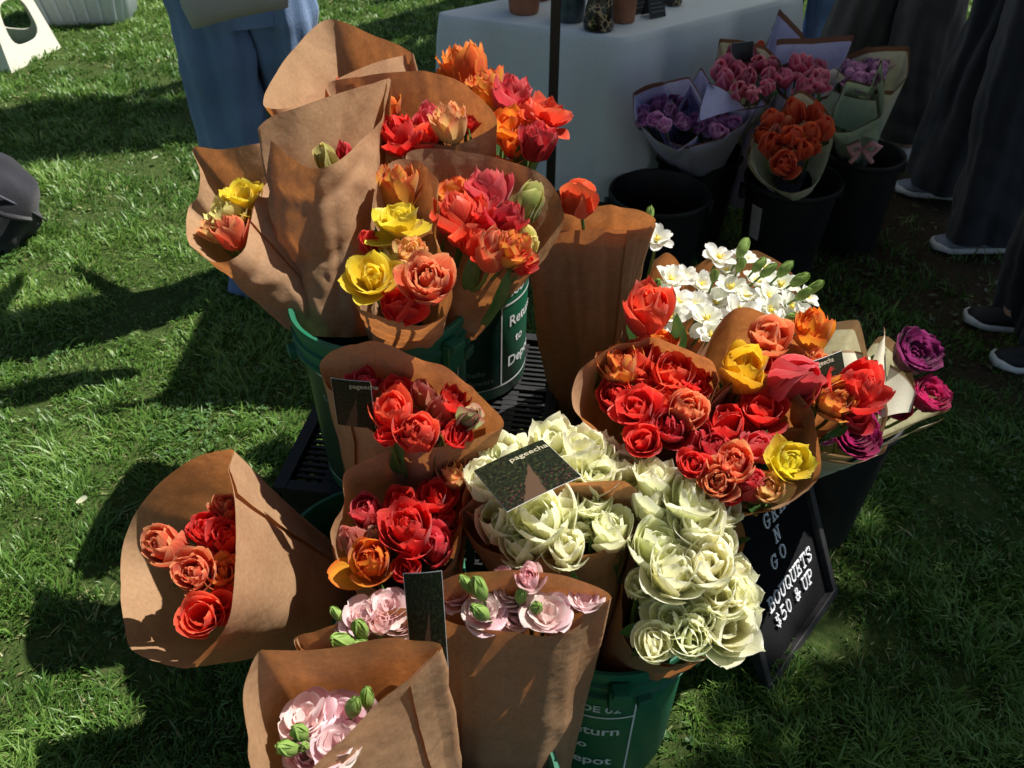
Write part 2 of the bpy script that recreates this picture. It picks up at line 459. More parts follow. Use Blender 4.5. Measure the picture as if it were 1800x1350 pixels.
def flower(parent, kind, pos, rad, axis, pal, rng, base=None, pal2=None):
    """one head: mesh = inner petals, children = outer petals, stem"""
    if kind in ('double', 'whitetulip') and rng.random() < .62: kind = 'loose'
    inner, pm, n, hgt, cm = template(kind, rng.randrange(6))
    rot = align(axis, rng.uniform(0, 6.28))
    head = pos - axis*hgt*rad*0.5
    wm = Matrix.Translation(head) @ rot.to_4x4() @ Matrix.Diagonal((rad, rad, rad*rng.uniform(1.02, 1.22), 1))
    o = link(NAMES[kind], inner, parent)
    o.matrix_local = Matrix.Translation(-parent.location) @ wm
    paint(o, pal2 or pal, rng)
    off = rng.uniform(0, 6.28)
    for i in range(n):
        c = link('petal', pm[rng.randrange(3)], o)
        tilt = rng.gauss(0, R(9) if kind not in ('bud', 'tulip', 'ranun') else R(2))
        if kind in ('double', 'open', 'ruffle', 'anemone', 'whitetulip', 'loose') and rng.random() < .22: tilt += R(rng.uniform(12, 32))
        c.rotation_euler = (0, tilt, off + 2*math.pi*(i+rng.uniform(-.12, .12))/n)
        c.rotation_mode = 'XYZ'
        c.scale = (1, 1, rng.uniform(.93, 1.07))
        paint(c, pal, rng)
    if cm: link('stamens', cm, o)
    if base is not None:
        stem_part(o, wm, base, head, axis=axis)
    return o
def make_green_bud():
    b = MB()
    n = 5
    for i in range(n):
        a = 2*math.pi*i/n
        vs, fs, uv = petal(1.0, .42, (66, -4, -26), .75, .02, random.Random(i), 4, 6, r0=.05, notch=-.08)
        m = Matrix.Rotation(a, 3, 'Z')
        b.add([m @ Vector(p) for p in vs], fs)
    b.lathe([(.001, .98), (.16, .86), (.3, .6), (.32, .35), (.18, .05), (.001, 0)], 10)
    s = 1/max(math.hypot(p.x, p.y) for p in b.v)
    return mesh('green_bud', [p*s for p in b.v], b.f, BUDG)
GREENBUD = make_green_bud()
def green_bud(parent, pos, rad, axis, rng, base=None):
    rot = align(axis, rng.uniform(0, 6.28))
    head = pos - axis*rad*1.1
    wm = Matrix.Translation(head) @ rot.to_4x4() @ Matrix.Diagonal((rad*.92, rad*.92, rad*rng.uniform(1.1, 1.35), 1))
    o = link('green_bud', GREENBUD, parent)
    o.matrix_local = Matrix.Translation(-parent.location) @ wm
    if base is not None: stem_part(o, wm, base, head, 0.0022, axis=axis)
    return o
def leaf(parent, p0, p1, w, up, rng, name='leaf', mat=None):
    """blade leaf from p0 to p1 with a fold along the midrib"""
    d = p1-p0; L = d.length; t = d/L
    s = t.cross(up)
    if s.length < 1e-4: s = t.orthogonal()
    s.normalize(); nrm = s.cross(t)
    vs, fs = [], []
    n = 8
    for i in range(n+1):
        v = i/n
        ww = w*(math.sin(math.pi*min(1, .12+.88*v))**.75) if v < 1 else 0.0005
        c = p0 + d*v + nrm*math.sin(v*math.pi)*L*.06
        for u in (-1, -.5, 0, .5, 1):
            vs.append(c + s*u*ww + nrm*abs(u)*ww*.45 + nrm*.003*math.sin(v*9+u*2) - parent.location)
    for i in range(n):
        for k in range(4):
            fs.append((i*5+k, i*5+k+1, (i+1)*5+k+1, (i+1)*5+k))
    return link(name, mesh(name, vs, fs, mat or LEAF), parent)

# ---------------------------------------------------------------- paper wraps
def spline(pts, sharp, N):
    """closed loop through pts, resampled by arc length; sharp = plain polygon with slightly rounded corners"""
    n = len(pts); dense = []
    for i in range(n):
        p0, p1, p2, p3 = pts[i-1], pts[i], pts[(i+1) % n], pts[(i+2) % n]
        k = 0.12 if sharp else 0.46
        m1 = (p2-p0)*k; m2 = (p3-p1)*k
        for j in range(16):
            t = j/16
            h = (2*t**3-3*t*t+1, t**3-2*t*t+t, -2*t**3+3*t*t, t**3-t*t)
            dense.append(p1*h[0] + m1*h[1] + p2*h[2] + m2*h[3])
    L = [0.0]
    for i in range(len(dense)):
        L.append(L[-1] + (dense[(i+1) % len(dense)]-dense[i]).length)
    out = []; k = 0
    for q in range(N):
        s = L[-1]*q/N
        while L[k+1] < s: k += 1
        f = (s-L[k])/max(1e-9, L[k+1]-L[k])
        out.append(dense[k].lerp(dense[(k+1) % len(dense)], f))
    return out
def wrap(parent, rim, base, rb, mat, sharp=False, overlap=0.14, seed=0, crumple=1.0, name='paper_wrap', rows=34, N=104, gap=0.005, bow=0.0, squash=1.0):
    """sheet of paper rolled from a narrow foot ring up to the given rim; the seam is at the first rim point"""
    P = spline([Vector(p) for p in rim], sharp, N)
    cen = sum(P, Vector())/N
    ax = (cen-base).normalized()
    e1 = ax.orthogonal().normalized(); e2 = ax.cross(e1)
    ang = [math.atan2((p-cen).dot(e2), (p-cen).dot(e1)) for p in P]
    area = sum((P[i]-cen).cross(P[(i+1) % N]-cen).dot(ax) for i in range(N))
    sg = 1 if area > 0 else -1
    sx = sum(math.cos(a - sg*2*math.pi*i/N) for i, a in enumerate(ang)); sy = sum(math.sin(a - sg*2*math.pi*i/N) for i, a in enumerate(ang))
    ph = math.atan2(sy, sx)
    ov = int(N*overlap); cols = N+ov+1
    kr = random.Random(seed*13+1); kn = sorted(kr.random() for _ in range(9)); kv = [kr.uniform(-1, 1) for _ in kn]
    def knots_at(a):
        for i in range(len(kn)):
            a0, a1 = kn[i-1] - (1 if i == 0 else 0), kn[i]
            if a <= a1: return kv[i-1] + (kv[i]-kv[i-1])*(a-a0)/max(1e-6, a1-a0)
        a0, a1 = kn[-1], kn[0]+1
        return kv[-1] + (kv[0]-kv[-1])*(a-a0)/max(1e-6, a1-a0)
    cre = [(kr.random(), kr.uniform(.1, .9), kr.uniform(-.8, .8), kr.choice((-1, 1))*kr.uniform(.002, .0045)) for _ in range(8)]
    vs, uv, fs = [], [], []
    so_ = Vector((seed*3.7, seed*1.3, seed*7.1))
    for r in range(rows+1):
        s = r/rows
        for j in range(cols):
            a = ph + sg*2*math.pi*j/N
            bp = base + (e1*math.cos(a) + e2*math.sin(a)*squash)*rb
            rp = P[j % N]
            p = bp.lerp(rp, s)
            out = (e1*math.cos(a) + e2*math.sin(a))
            p = p + out*(gap*(j/N) + bow*math.sin(math.pi*s))
            q = (s*(1-s)*4)
            w = mnoise.noise(Vector((p.x*9, p.y*9, p.z*5)) + so_)
            w2 = 1-abs(mnoise.noise(Vector((a*2.1*math.cos(.3), s*3.2, seed*2.0)) + so_))*2
            low = (1-s)**1.5
            fk = knots_at((j/N) % 1.0)
            w3 = mnoise.noise(Vector((p.x*31, p.y*31, p.z*22)) + so_); w3 = 1-2*abs(w3)
            p = p + out*crumple*.0034*w3*(.35+.65*(1-s))
            for q0, qs, ql, qa in cre:
                dd = abs((s-qs)*ql + ((j/N-q0+.5) % 1.0 - .5)*(1-abs(ql))*2.2)
                if dd < .05: p = p + out*crumple*qa*(1-dd/.05)
            p = p + out*crumple*.011*fk*(s*(1-s)*3.2+.12)
            p = p + out*crumple*(0.010*w*(0.25+low) * (q*.8+.2) + 0.008*w2*low*q + 0.006*math.sin(a*7+seed)*low*s*3)
            if s > .93:
                p = p + out*0.004*mnoise.noise(Vector((a*1.7, seed, 0)))*(s-.93)/.07
            vs.append(p - parent.location); uv.append((j/(cols-1), s))
    for r in range(rows):
        for j in range(cols-1):
            fs.append((r*cols+j, r*cols+j+1, (r+1)*cols+j+1, (r+1)*cols+j))
    return link(name, mesh(name, vs, fs, mat, True, uv), parent)
def sheet(parent, quad, mat, name='paper_flap', n=14, sag=0.01, seed=0, top=True):
    """a single curved sheet between four corners a,b (lower edge) and c,d (upper edge)"""
    a, b, c, d = [Vector(q) for q in quad]
    nrm = (b-a).cross(d-a).normalized()
    vs, uv, fs = [], [], []
    for i in range(n+1):
        for j in range(n+1):
            u, v = j/n, i/n
            p = (a*(1-u)+b*u)*(1-v) + (d*(1-u)+c*u)*v
            p = p + nrm*(sag*math.sin(math.pi*u) + .006*mnoise.noise(p*9+Vector((seed, 0, 0))))
            vs.append(p - parent.location); uv.append((u, v))
    for i in range(n):
        for j in range(n):
            k = i*(n+1)+j
            fs.append((k, k+1, k+n+2, k+n+1))
    return link(name, mesh(name, vs, fs, mat, True, uv), parent)

def bouquet(name, label, base, rim=None, flowers=(), zf=0.7, rb=0.035, mat=None, seed=1, group='bouquets wrapped in brown paper', cat='bouquet', buds=(), leaves=10,
            lean=0.04, sharp=False, stem=True, leaf_len=.12, **kw):
    """rim points and heads are (pixel x, pixel y, height)"""
    mat = mat or KRAFT
    rng = random.Random(seed*7+3)
    base = Vector(base)
    e = empty(name, base, 0, label, cat, group)
    cen = None
    if rim:
        rp = [az(*p) for p in rim]
        cen = sum(rp, Vector())/len(rp)
        wrap(e, rp, base, rb, mat, sharp=sharp, seed=seed, **kw)
    hp = []
    for f in flowers:
        kind, px, py, rpx, pal = f[:5]
        z = zf + (f[5] if len(f) > 5 else rng.uniform(-.008, .008))
        hp.append((kind, az(px, py, z), rpx, pal, f[6] if len(f) > 6 else None))
    hc = sum((h[1] for h in hp), Vector())/max(1, len(hp)) if hp else cen
    axis = ((cen or hc) - base).normalized()
    foot = base + axis*0.03
    for kind, p, rpx, pal, tl in hp:
        rad = rpx*depth(p)/FPX*(1.04 if kind == 'anemone' else .97 if kind in ('double', 'peony', 'cup') else 1.08 if kind == 'whitetulip' else 1.0)
        tocam = (Vector((0, 0, CAM_H))-p).normalized()
        outw = (p-hc)
        a = axis*.5*(1-lean) + Vector((0, 0, .55)) + tocam*lean + outw*1.8 + Vector((rng.gauss(0, .14), rng.gauss(0, .14), 0))
        if tl: a = a + Vector(tl)
        fb = foot + Vector((rng.uniform(-1, 1), rng.uniform(-1, 1), 0))*rb*.5
        flower(e, kind, p, rad, a.normalized(), pal, rng, base=fb if stem else None)
    for b in buds:
        px, py, rpx = b[:3]
        p = az(px, py, zf + (b[3] if len(b) > 3 else .015))
        a = axis + outw_dir(p, hc)*.6 + Vector((rng.gauss(0, .2), rng.gauss(0, .2), .1))
        green_bud(e, p, rpx*depth(p)/FPX*.88, a.normalized(), rng, base=foot if stem else None)
    for i in range(leaves):
        if not hp: break
        k = rng.randrange(len(hp)); h = hp[k][1]; rad = hp[k][2]*depth(h)/FPX
        aa = rng.uniform(0, 6.28)
        tip = h + Vector((math.cos(aa), math.sin(aa), 0))*rad*rng.uniform(.6, 1.1) - axis*rad*rng.uniform(-.25, .7)
        leaf(e, tip - axis*leaf_len - (tip-hc)*.25, tip, rng.uniform(.010, .016), (tip-hc).normalized() if (tip-hc).length > .001 else Vector((0, 0, 1)), rng)
    return e
def outw_dir(p, c):
    d = p-c
    return d.normalized() if d.length > 1e-5 else Vector((0, 0, 1))
# ---------------------------------------------------------------- ground
def ground_mat():
    m, nt, N, b, out = newmat('ground')
    tc = N.new('ShaderNodeTexCoord'); ob = tc.outputs['Object']
    n1 = noise_tex(nt, 2.2, 5, .6, ob); n2 = noise_tex(nt, 60, 6, .7, ob)
    soil = ramp(nt, n2, [(.3, (.030, .022, .014)), (.7, (.075, .055, .034))])
    thatch = ramp(nt, n2, [(.3, (.030, .055, .012)), (.55, (.055, .085, .022)), (.75, (.12, .115, .05))])
    sx = N.new('ShaderNodeSeparateXYZ'); nt.links.new(ob, sx.inputs[0])
    bare = math_node(nt, 'MULTIPLY', maprange(nt, math_node(nt, 'ADD', sx.outputs[0], math_node(nt, 'MULTIPLY', n1, 1.0)), .9, 1.4),
                     maprange(nt, math_node(nt, 'ADD', sx.outputs[1], math_node(nt, 'MULTIPLY', n1, .8)), 1.8, 2.4))
    bare = math_node(nt, 'MULTIPLY', bare, maprange(nt, sx.outputs[1], 5.6, 4.4))
    c = mixc(nt, bare, thatch, soil)
    nt.links.new(c, b.inputs['Base Color']); b.inputs['Roughness'].default_value = .95
    b.inputs['Specular IOR Level'].default_value = .1
    nt.links.new(bump(nt, n2, .8, .02), b.inputs['Normal'])
    return m
gn = 60
gv, gf = [], []
xs = [-150, -60, -25, -12] + [-7+14*i/40 for i in range(41)] + [12, 25, 60, 150]
ys = [-60, -20, -6] + [-1+10*i/36 for i in range(37)] + [14, 25, 60, 200]
for y in ys:
    for x in xs:
        z = 0.012*mnoise.noise(Vector((x*1.3, y*1.3, 0))) if abs(x) < 7 and -1 < y < 9 else 0
        gv.append((x, y, z))
for j in range(len(ys)-1):
    for i in range(len(xs)-1):
        k = j*len(xs)+i
        gf.append((k, k+1, k+len(xs)+1, k+len(xs)))
tag(link('ground', mesh('ground', gv, gf, ground_mat())), kind='structure')

# ---------------------------------------------------------------- buckets
def plastic(name, c, rough=.42, spec=.4, scuff=.25):
    m, nt, N, b, out = newmat(name)
    n1 = noise_tex(nt, 14, 6, .7)
    n2 = noise_tex(nt, 90, 4, .6)
    c2 = tuple(x*(1-scuff)+.10*scuff for x in c)
    nt.links.new(ramp(nt, n1, [(.4, c), (.75, c2)]), b.inputs['Base Color'])
    nt.links.new(math_node(nt, 'ADD', math_node(nt, 'MULTIPLY', n1, .25), rough-.1), b.inputs['Roughness'])
    b.inputs['Specular IOR Level'].default_value = spec
    nt.links.new(bump(nt, n2, .06, .002), b.inputs['Normal'])
    return m
GREENP = plastic('green_bucket_plastic', (.006, .125, .062))
GREEND = plastic('dark_green_label', (.004, .030, .022), .35)
BLACKP = plastic('black_plastic', (.010, .010, .011), .5, .3, .12)
WHITEP = plain('white_print', (.62, .66, .66), .6)
GREYP = plain('grey_print', (.20, .25, .25), .6)
METAL = plain('wire_steel', (.45, .45, .45), .35, metal=.9)

def text_flat(s, size, extrude=0.0, res=3, bold=0.0):
    cu = bpy.data.curves.new('lettering', 'FONT')
    cu.body = s; cu.size = size; cu.extrude = extrude; cu.resolution_u = res; cu.offset = bold
    o = bpy.data.objects.new('lettering', cu); C.objects.link(o)
    dg = bpy.context.evaluated_depsgraph_get(); dg.update()
    me = bpy.data.meshes.new_from_object(o.evaluated_get(dg))
    bpy.data.objects.remove(o)
    return me
def text_on_bucket(parent, s, size, ang0, z, prof_r, mat, bold=0.0):
    """lettering bent round the bucket wall; ang0 = start angle, reading leftwards to rightwards as seen from outside"""
    me = text_flat(s, size, bold=bold)
    bm = bmesh.new(); bm.from_mesh(me)
    bmesh.ops.triangulate(bm, faces=bm.faces)
    bmesh.ops.subdivide_edges(bm, edges=[e for e in bm.edges if e.calc_length() > size*.3], cuts=2, use_grid_fill=True)
    for v in bm.verts:
        zz = z + v.co.y
        r = prof_r(zz) + .0012
        a = ang0 + v.co.x/r
        v.co = Vector((r*math.cos(a), r*math.sin(a), zz))
    bm.to_mesh(me); bm.free()
    me.materials.clear(); me.materials.append(mat)
    return link('lettering', me, parent)
def arc_band(mb, a0, a1, z0, z1, prof_r, off=.0008, n=28, m=3):
    rings = []
    for j in range(m+1):
        z = z0+(z1-z0)*j/m
        rings.append([Vector(((prof_r(z)+off)*math.cos(a0+(a1-a0)*i/n), (prof_r(z)+off)*math.sin(a0+(a1-a0)*i/n), z)) for i in range(n+1)])
    mb.loft(rings, closed=False)
def green_bucket(loc, label, face=R(-90), prints=True, h=.37, rt=.148, rb=.132):
    """five-gallon pail: tapered wall, three ribs, ears with lugs, wire bail"""
    e = empty('green_bucket', loc, 0, label, 'bucket', 'green flower buckets')
    pr = lambda z: rb + (rt-.006-rb)*z/h
    body = MB()
    body.lathe([(.001, .004), (rb-.01, .004), (rb-.004, 0), (rb, .006), (pr(h*.8), h*.8), (pr(h*.8)+.001, h*.802),
                (rt+.003, h*.81), (rt+.006, h*.822), (rt+.006, h*.835), (rt, h*.842), (rt, h*.885), (rt+.005, h*.892), (rt+.005, h*.908), (rt, h*.914),
                (rt, h*.955), (rt+.004, h*.962), (rt+.005, h*.985), (rt+.003, h), (rt-.003, h), (rt-.006, h*.985), (pr(h*.8)-.003, h*.8), (rb-.004, .012), (.001, .010)], 96)
    body.build('body', GREENP, e, auto=40)
    for sgn in (0, 1):
        a = face + R(52) + sgn*math.pi
        lg = MB()
        ca, sa = math.cos(a), math.sin(a)
        m = Matrix(((ca, -sa, 0), (sa, ca, 0), (0, 0, 1)))
        lg.box(m @ Vector((rt+.010, 0, h*.87)), (.018, .036, h*.125), m)
        lg.box(m @ Vector((rt+.014, 0, h*.93)), (.026, .028, .014), m)
        lg.build('handle_lug', GREENP, e, False, .003)
    for q in range(8):
        a = face + R(22) + q*math.pi/4
        lg = MB(); ca, sa = math.cos(a), math.sin(a); m = Matrix(((ca, -sa, 0), (sa, ca, 0), (0, 0, 1)))
        lg.box(m @ Vector((rt+.009, 0, h*.815)), (.016, .026, .017), m)
        lg.build('lid_clip', GREENP, e, False, .0025)
    bail = MB()
    a = face + R(52)
    p0 = Vector((math.cos(a), math.sin(a), 0))*(rt+.02); side = Vector((-math.sin(a), math.cos(a), 0)); side = side if side.y > 0 else -side
    bail.tube([p0*math.cos(t) + side*math.sin(t)*(rt+.02) + Vector((0, 0, h*.88 - .15*math.sin(t))) for t in [math.pi*i/24 for i in range(25)]], .0018, 6)
    if prints:
        # dark field to the left, white-framed green field with the depot note to the right
        d = MB(); arc_band(d, face-R(88), face+R(8), h*.09, h*.77, pr, .0006); d.build('label_field', GREEND, e)
        fr = MB()
        for z in (.09, .62, .77):
            arc_band(fr, face+R(8), face+R(66), h*z-.0022, h*z+.0022, pr, .0011)
        arc_band(fr, face-R(88), face+R(8), h*.09-.0012, h*.09+.0012, pr, .0011)
        arc_band(fr, face-R(88), face+R(8), h*.77-.0012, h*.77+.0012, pr, .0011)
        for an in (8, 66):
            arc_band(fr, face+R(an)-.012, face+R(an)+.012, h*.09, h*.77, pr, .0011, n=2, m=10)
        fr.build('label_frame', WHITEP, e)
        text_on_bucket(e, 'CODE 02', .026, face+R(13), h*.665, pr, WHITEP, .0006)
        text_on_bucket(e, 'Return', .036, face+R(16), h*.47, pr, WHITEP, .0006)
        text_on_bucket(e, 'to', .030, face+R(25), h*.345, pr, WHITEP, .0006)
        text_on_bucket(e, 'Depot', .036, face+R(15), h*.20, pr, WHITEP, .0006)
        text_on_bucket(e, 'flowers.com', .021, face-R(44), h*.62, pr, GREYP)
        text_on_bucket(e, 'hello', .019, face-R(24), h*.20, pr, GREYP)
        text_on_bucket(e, 'flowers', .019, face-R(24), h*.135, pr, GREYP)
    return e
def black_bucket(loc, label, h=.36, rt=.15, rb=.115, sticker=None, group='black flower buckets'):
    e = empty('black_bucket', loc, 0, label, 'bucket', group)
    b = MB()
    pr = lambda z: rb + (rt-.007-rb)*z/h
    b.lathe([(.001, .004), (rb-.008, .004), (rb-.003, 0), (rb, .005), (pr(h*.93), h*.93), (rt-.002, h*.935), (rt+.001, h*.95), (rt+.002, h*.985), (rt, h), (rt-.005, h), (rt-.008, h*.985),
             (pr(h*.5)-.003, h*.5), (rb-.004, .012), (.001, .010)], 72)
    b.build('body', BLACKP, e, auto=40)
    for sgn in (-1, 1):
        l = MB(); l.box((sgn*(rt+.004), 0, h*.86), (.016, .03, .045)); l.build('handle_lug', BLACKP, e, False, .003)
    if sticker is not None:
        s = MB(); arc_band(s, sticker-.16, sticker+.16, h*.45, h*.8, pr, .0008, n=6); s.build('sticker', plain('pale_sticker', (.45, .46, .5), .6), e)
    return e

# crates under the rear pails
def crate(loc, rz, w, d, h, label):
    e = empty('plastic_crate', loc, rz, label, 'crate', 'stacked black crates')
    top = MB()
    t = .006
    z = h-t
    # rim, cross ribs and slotted panels of the upturned base
    for sx in (-1, 1): top.box((sx*(w/2-.012), 0, z), (.024, d, .014))
    for sy in (-1, 1): top.box((0, sy*(d/2-.012), z), (w-.05, .024, .013))
    nx, ny = 3, 3
    pw, pd = (w-.048)/nx, (d-.048)/ny
    for i in range(1, nx): top.box((-w/2+.024+i*pw, 0, z-.0005), (.014, d-.05, .010))
    for j in range(1, ny): top.box((0, -d/2+.024+j*pd, z-.001), (w-.05, .014, .009))
    for i in range(nx):
        for j in range(ny):
            cx, cy = -w/2+.024+(i+.5)*pw, -d/2+.024+(j+.5)*pd
            k = 9
            for q in range(k):
                y = cy - pd/2 + .012 + (pd-.024)*(q+.5)/k
                top.box((cx, y, z-.003), (pw-.014, .0075, .006))
            top.box((cx, cy, z-.0035), (.03, pd-.014, .005))
    top.build('slotted_base', BLACKP, e, False)
    for sx in (-1, 1):
        s = MB(); s.box((sx*(w/2-.004), 0, h*.80), (.006, d-.01, h*.34)); s.box((sx*(w/2-.004), 0, h*.06), (.006, d-.01, h*.12))
        for q in range(10): s.box((sx*(w/2-.005), -d/2+.02+(d-.04)*q/9, h*.375), (.005, .016, h*.51))
        s.build('side_wall', BLACKP, e, False)
    for sy in (-1, 1):
        s = MB(); s.box((0, sy*(d/2-.004), h*.80), (w-.03, .006, h*.34)); s.box((0, sy*(d/2-.004), h*.06), (w-.03, .006, h*.12))
        for q in range(10): s.box((-w/2+.03+(w-.06)*q/9, sy*(d/2-.005), h*.375), (.016, .005, h*.51))
        s.build('end_wall', BLACKP, e, False)
    return e
CW, CD, CH = .50, .56, .1765
crate((-.165, 1.365, 0), R(-7), CW, CD, CH, 'lower black slotted plastic crate under the rear green pails')
crate((-.160, 1.36, CH+.001), R(-8.5), CW, CD, CH, 'upper black slotted crate the two rear green pails stand on')
ZC = 2*CH+.003
B1 = (-.22, 1.20, ZC); B2 = (-.105, 1.485, ZC); B3 = (-.247, .955, .004); B4 = (.158, .864, .004); B8 = (-.085, .548, .004)
B5 = (.37, 1.22, 0); B6 = (.67, 1.36, 0); B7 = (.22, 1.48, 0)
green_bucket(B1, 'green pail on the crate holding the yellow and coral wrapped tulips', R(-90))
green_bucket(B2, 'green pail furthest back on the crate with its return note showing', R(-60))
green_bucket(B3, 'green pail on the grass under the cone of bouquet lying out to the left', R(-150))
green_bucket(B4, 'green pail on the grass holding the cream white tulips, CODE 02 on it', R(-140))
green_bucket(B8, 'green pail nearest the viewer under the pale pink bouquets', R(-60), prints=False)
black_bucket(B5, 'black bucket under the big red tulip bouquets right of the crate')
black_bucket(B6, 'black bucket under the magenta ranunculus in cream paper', rt=.145)
black_bucket(B7, 'black bucket holding the tall plain brown cone and the white blossoms', h=.36, rt=.14)

# ---------------------------------------------------------------- letter board
def letterboard():
    BL = az(1345, 1215, .0); BR = az(1465, 1040, .0)
    U = (BR-BL); W = U.length; U.normalize()
    Nn = Vector((U.y, -U.x, 0)); a = R(25); V = (Vector((0, 0, 1))*math.cos(a) - Nn*math.sin(a)).normalized()
    Nf = U.cross(V).normalized()
    Hh = .40
    e = empty('letter_board', BL, 0, 'black felt letter board on the grass reading GRAB N GO BOUQUETS $50 & UP', 'sign')
    M = Matrix((U, V, Nf)).transposed()
    FR = plain('black_painted_wood', (.022, .021, .022), .55, .3, 60, bmp=.15)
    FE = plain('black_felt', (.010, .010, .011), .95, .2, 200, spec=.05)
    fw = .017
    def bar(c, s): b = MB(); b.box(M @ Vector(c), s, M); return b
    bar((W/2, fw/2, 0), (W, fw, .024)).build('frame_bar', FR, e, False, .002)
    bar((W/2, Hh-fw/2, 0), (W, fw, .024)).build('frame_bar', FR, e, False, .002)
    for x in (fw/2, W-fw/2): bar((x, Hh/2, 0), (fw, Hh-2*fw-.0004, .023)).build('frame_bar', FR, e, False, .002)
    g = MB(); n = 62; rings = [[], []]
    for i in range(n*4+1):
        v = fw + (Hh-2*fw)*i/(n*4)
        d = (.0, .0022, .0024, .0002)[i % 4]
        for k, x in enumerate((fw, W-fw)): rings[k].append(M @ Vector((x, v, -.004+d)))
    g.loft(rings, closed=False).build('grooved_felt', FE, e, False)
    b = MB(); b.box(M @ Vector((W/2, Hh/2, -.009)), (W-.004, Hh-.004, .004), M); b.build('backing', FR, e, False)
    # folding stand behind
    s = MB(); tp = M @ Vector((W/2, Hh*.8, -.014))
    ft = tp + Vector((0, 0, 0)) - Nn*.04; ft = Vector((ft.x, ft.y, -BL.z+.004))
    s.bar(tp, ft, .05, .005, U); s.build('prop_leg', FR, e, False, .001)
    LM = plain('white_letter_plastic', (.72, .73, .76), .4)
    G = {  # strokes in a unit box with slab serifs
     'G': [[(.62,.80),(.5,.95),(.3,1),(.1,.85),(.02,.5),(.1,.15),(.3,0),(.5,.05),(.62,.2),(.62,.45)], [(.40,.45),(.72,.45)], [(.62,.98),(.62,.76)]],
     'R': [[(.14,0),(.14,1)],[(.0,1),(.42,1),(.58,.9),(.58,.64),(.42,.52),(.14,.52)],[(.34,.52),(.58,0)],[(0,0),(.3,0)],[(.5,0),(.7,0)]],
     'A': [[(.1,0),(.36,1)],[(.36,1),(.62,0)],[(.2,.36),(.52,.36)],[(0,0),(.24,0)],[(.48,0),(.74,0)]],
     'B': [[(.14,0),(.14,1)],[(0,1),(.42,1),(.56,.9),(.56,.66),(.42,.54),(.14,.54)],[(.42,.54),(.62,.42),(.62,.12),(.46,0),(0,0)]],
     'N': [[(.12,0),(.12,1)],[(.12,1),(.6,0)],[(.6,0),(.6,1)],[(0,0),(.26,0)],[(0,1),(.16,1)],[(.46,1),(.74,1)]],
     'O': [[(.35,1),(.1,.85),(.02,.5),(.1,.15),(.35,0),(.6,.15),(.68,.5),(.6,.85),(.35,1)]],
     'U': [[(.12,1),(.12,.25),(.22,.04),(.36,0),(.5,.04),(.6,.25),(.6,1)],[(0,1),(.25,1)],[(.47,1),(.74,1)]],
     'Q': [[(.35,1),(.1,.85),(.02,.5),(.1,.15),(.35,0),(.6,.15),(.68,.5),(.6,.85),(.35,1)],[(.38,.26),(.7,-.06)]],
     'E': [[(.14,0),(.14,1)],[(0,1),(.6,1),(.6,.82)],[(0,0),(.62,0),(.62,.2)],[(.14,.52),(.46,.52)],[(.46,.62),(.46,.42)]],
     'T': [[(.36,0),(.36,1)],[(.02,.8),(.02,1),(.7,1),(.7,.8)],[(.22,0),(.5,0)]],
     'S': [[(.56,.76),(.5,.94),(.3,1),(.1,.9),(.06,.72),(.2,.56),(.46,.46),(.6,.3),(.54,.1),(.34,0),(.12,.06),(.06,.24)],[(.56,.98),(.56,.74)],[(.06,.02),(.06,.26)]],
     '$': [[(.56,.74),(.46,.86),(.3,.9),(.12,.8),(.12,.64),(.3,.52),(.48,.42),(.56,.26),(.46,.12),(.3,.08),(.14,.12),(.06,.24)],[(.32,1.04),(.32,-.06)]],
     '5': [[(.54,1),(.14,1),(.1,.55),(.3,.64),(.5,.58),(.6,.36),(.5,.08),(.3,0),(.06,.1)]],
     '0': [[(.3,1),(.12,.85),(.06,.5),(.12,.15),(.3,0),(.48,.15),(.54,.5),(.48,.85),(.3,1)]],
     '&': [[(.66,.02),(.2,.66),(.2,.86),(.34,.98),(.48,.86),(.46,.68),(.12,.34),(.12,.12),(.3,0),(.5,.1),(.64,.4)],[(.52,.42),(.74,.42)]],
     'P': [[(.14,0),(.14,1)],[(0,1),(.44,1),(.6,.88),(.6,.6),(.44,.46),(.14,.46)],[(0,0),(.3,0)]],
    }
    def line(s, u0, v, size, step, jit=0):
        u = u0
        for ch in s:
            if ch == ' ': u += step*.55; continue
            mb = MB(); k = 0
            for st in G[ch]:
                for q in range(len(st)-1):
                    p0, p1 = st[q], st[q+1]
                    k += 1
                    z = .0006 + .00012*k
                    A = M @ Vector((u+p0[0]*size*.86, v+p0[1]*size, z)); B = M @ Vector((u+p1[0]*size*.86, v+p1[1]*size, z))
                    d = (B-A).normalized()*.0014
                    mb.bar(A-d, B+d, .0027, .0026, Nf)
            mb.build('letter', LM, e, False)
            u += step
    return e, line, BL, M, W, Hh
sign, sign_line, SBL, SM, SW, SH = letterboard()
def board_uv(px, py):
    """board coordinates under a pixel"""
    d = ray(px, py); o = Vector((0, 0, CAM_H)); n = SM.col[2]
    t = (SBL-o).dot(n)/d.dot(n); q = SM.inverted() @ (o+d*t-SBL)
    return q.x, q.y
sign_line('GRAB', .133, .290, .030, .0295)
sign_line('N', .155, .244, .030, .03)
sign_line('GO', .123, .200, .030, .036)
sign_line('BOUQUETS', .080, .130, .030, .0232)
sign_line('$50 & UP', .088, .084, .030, .0230)

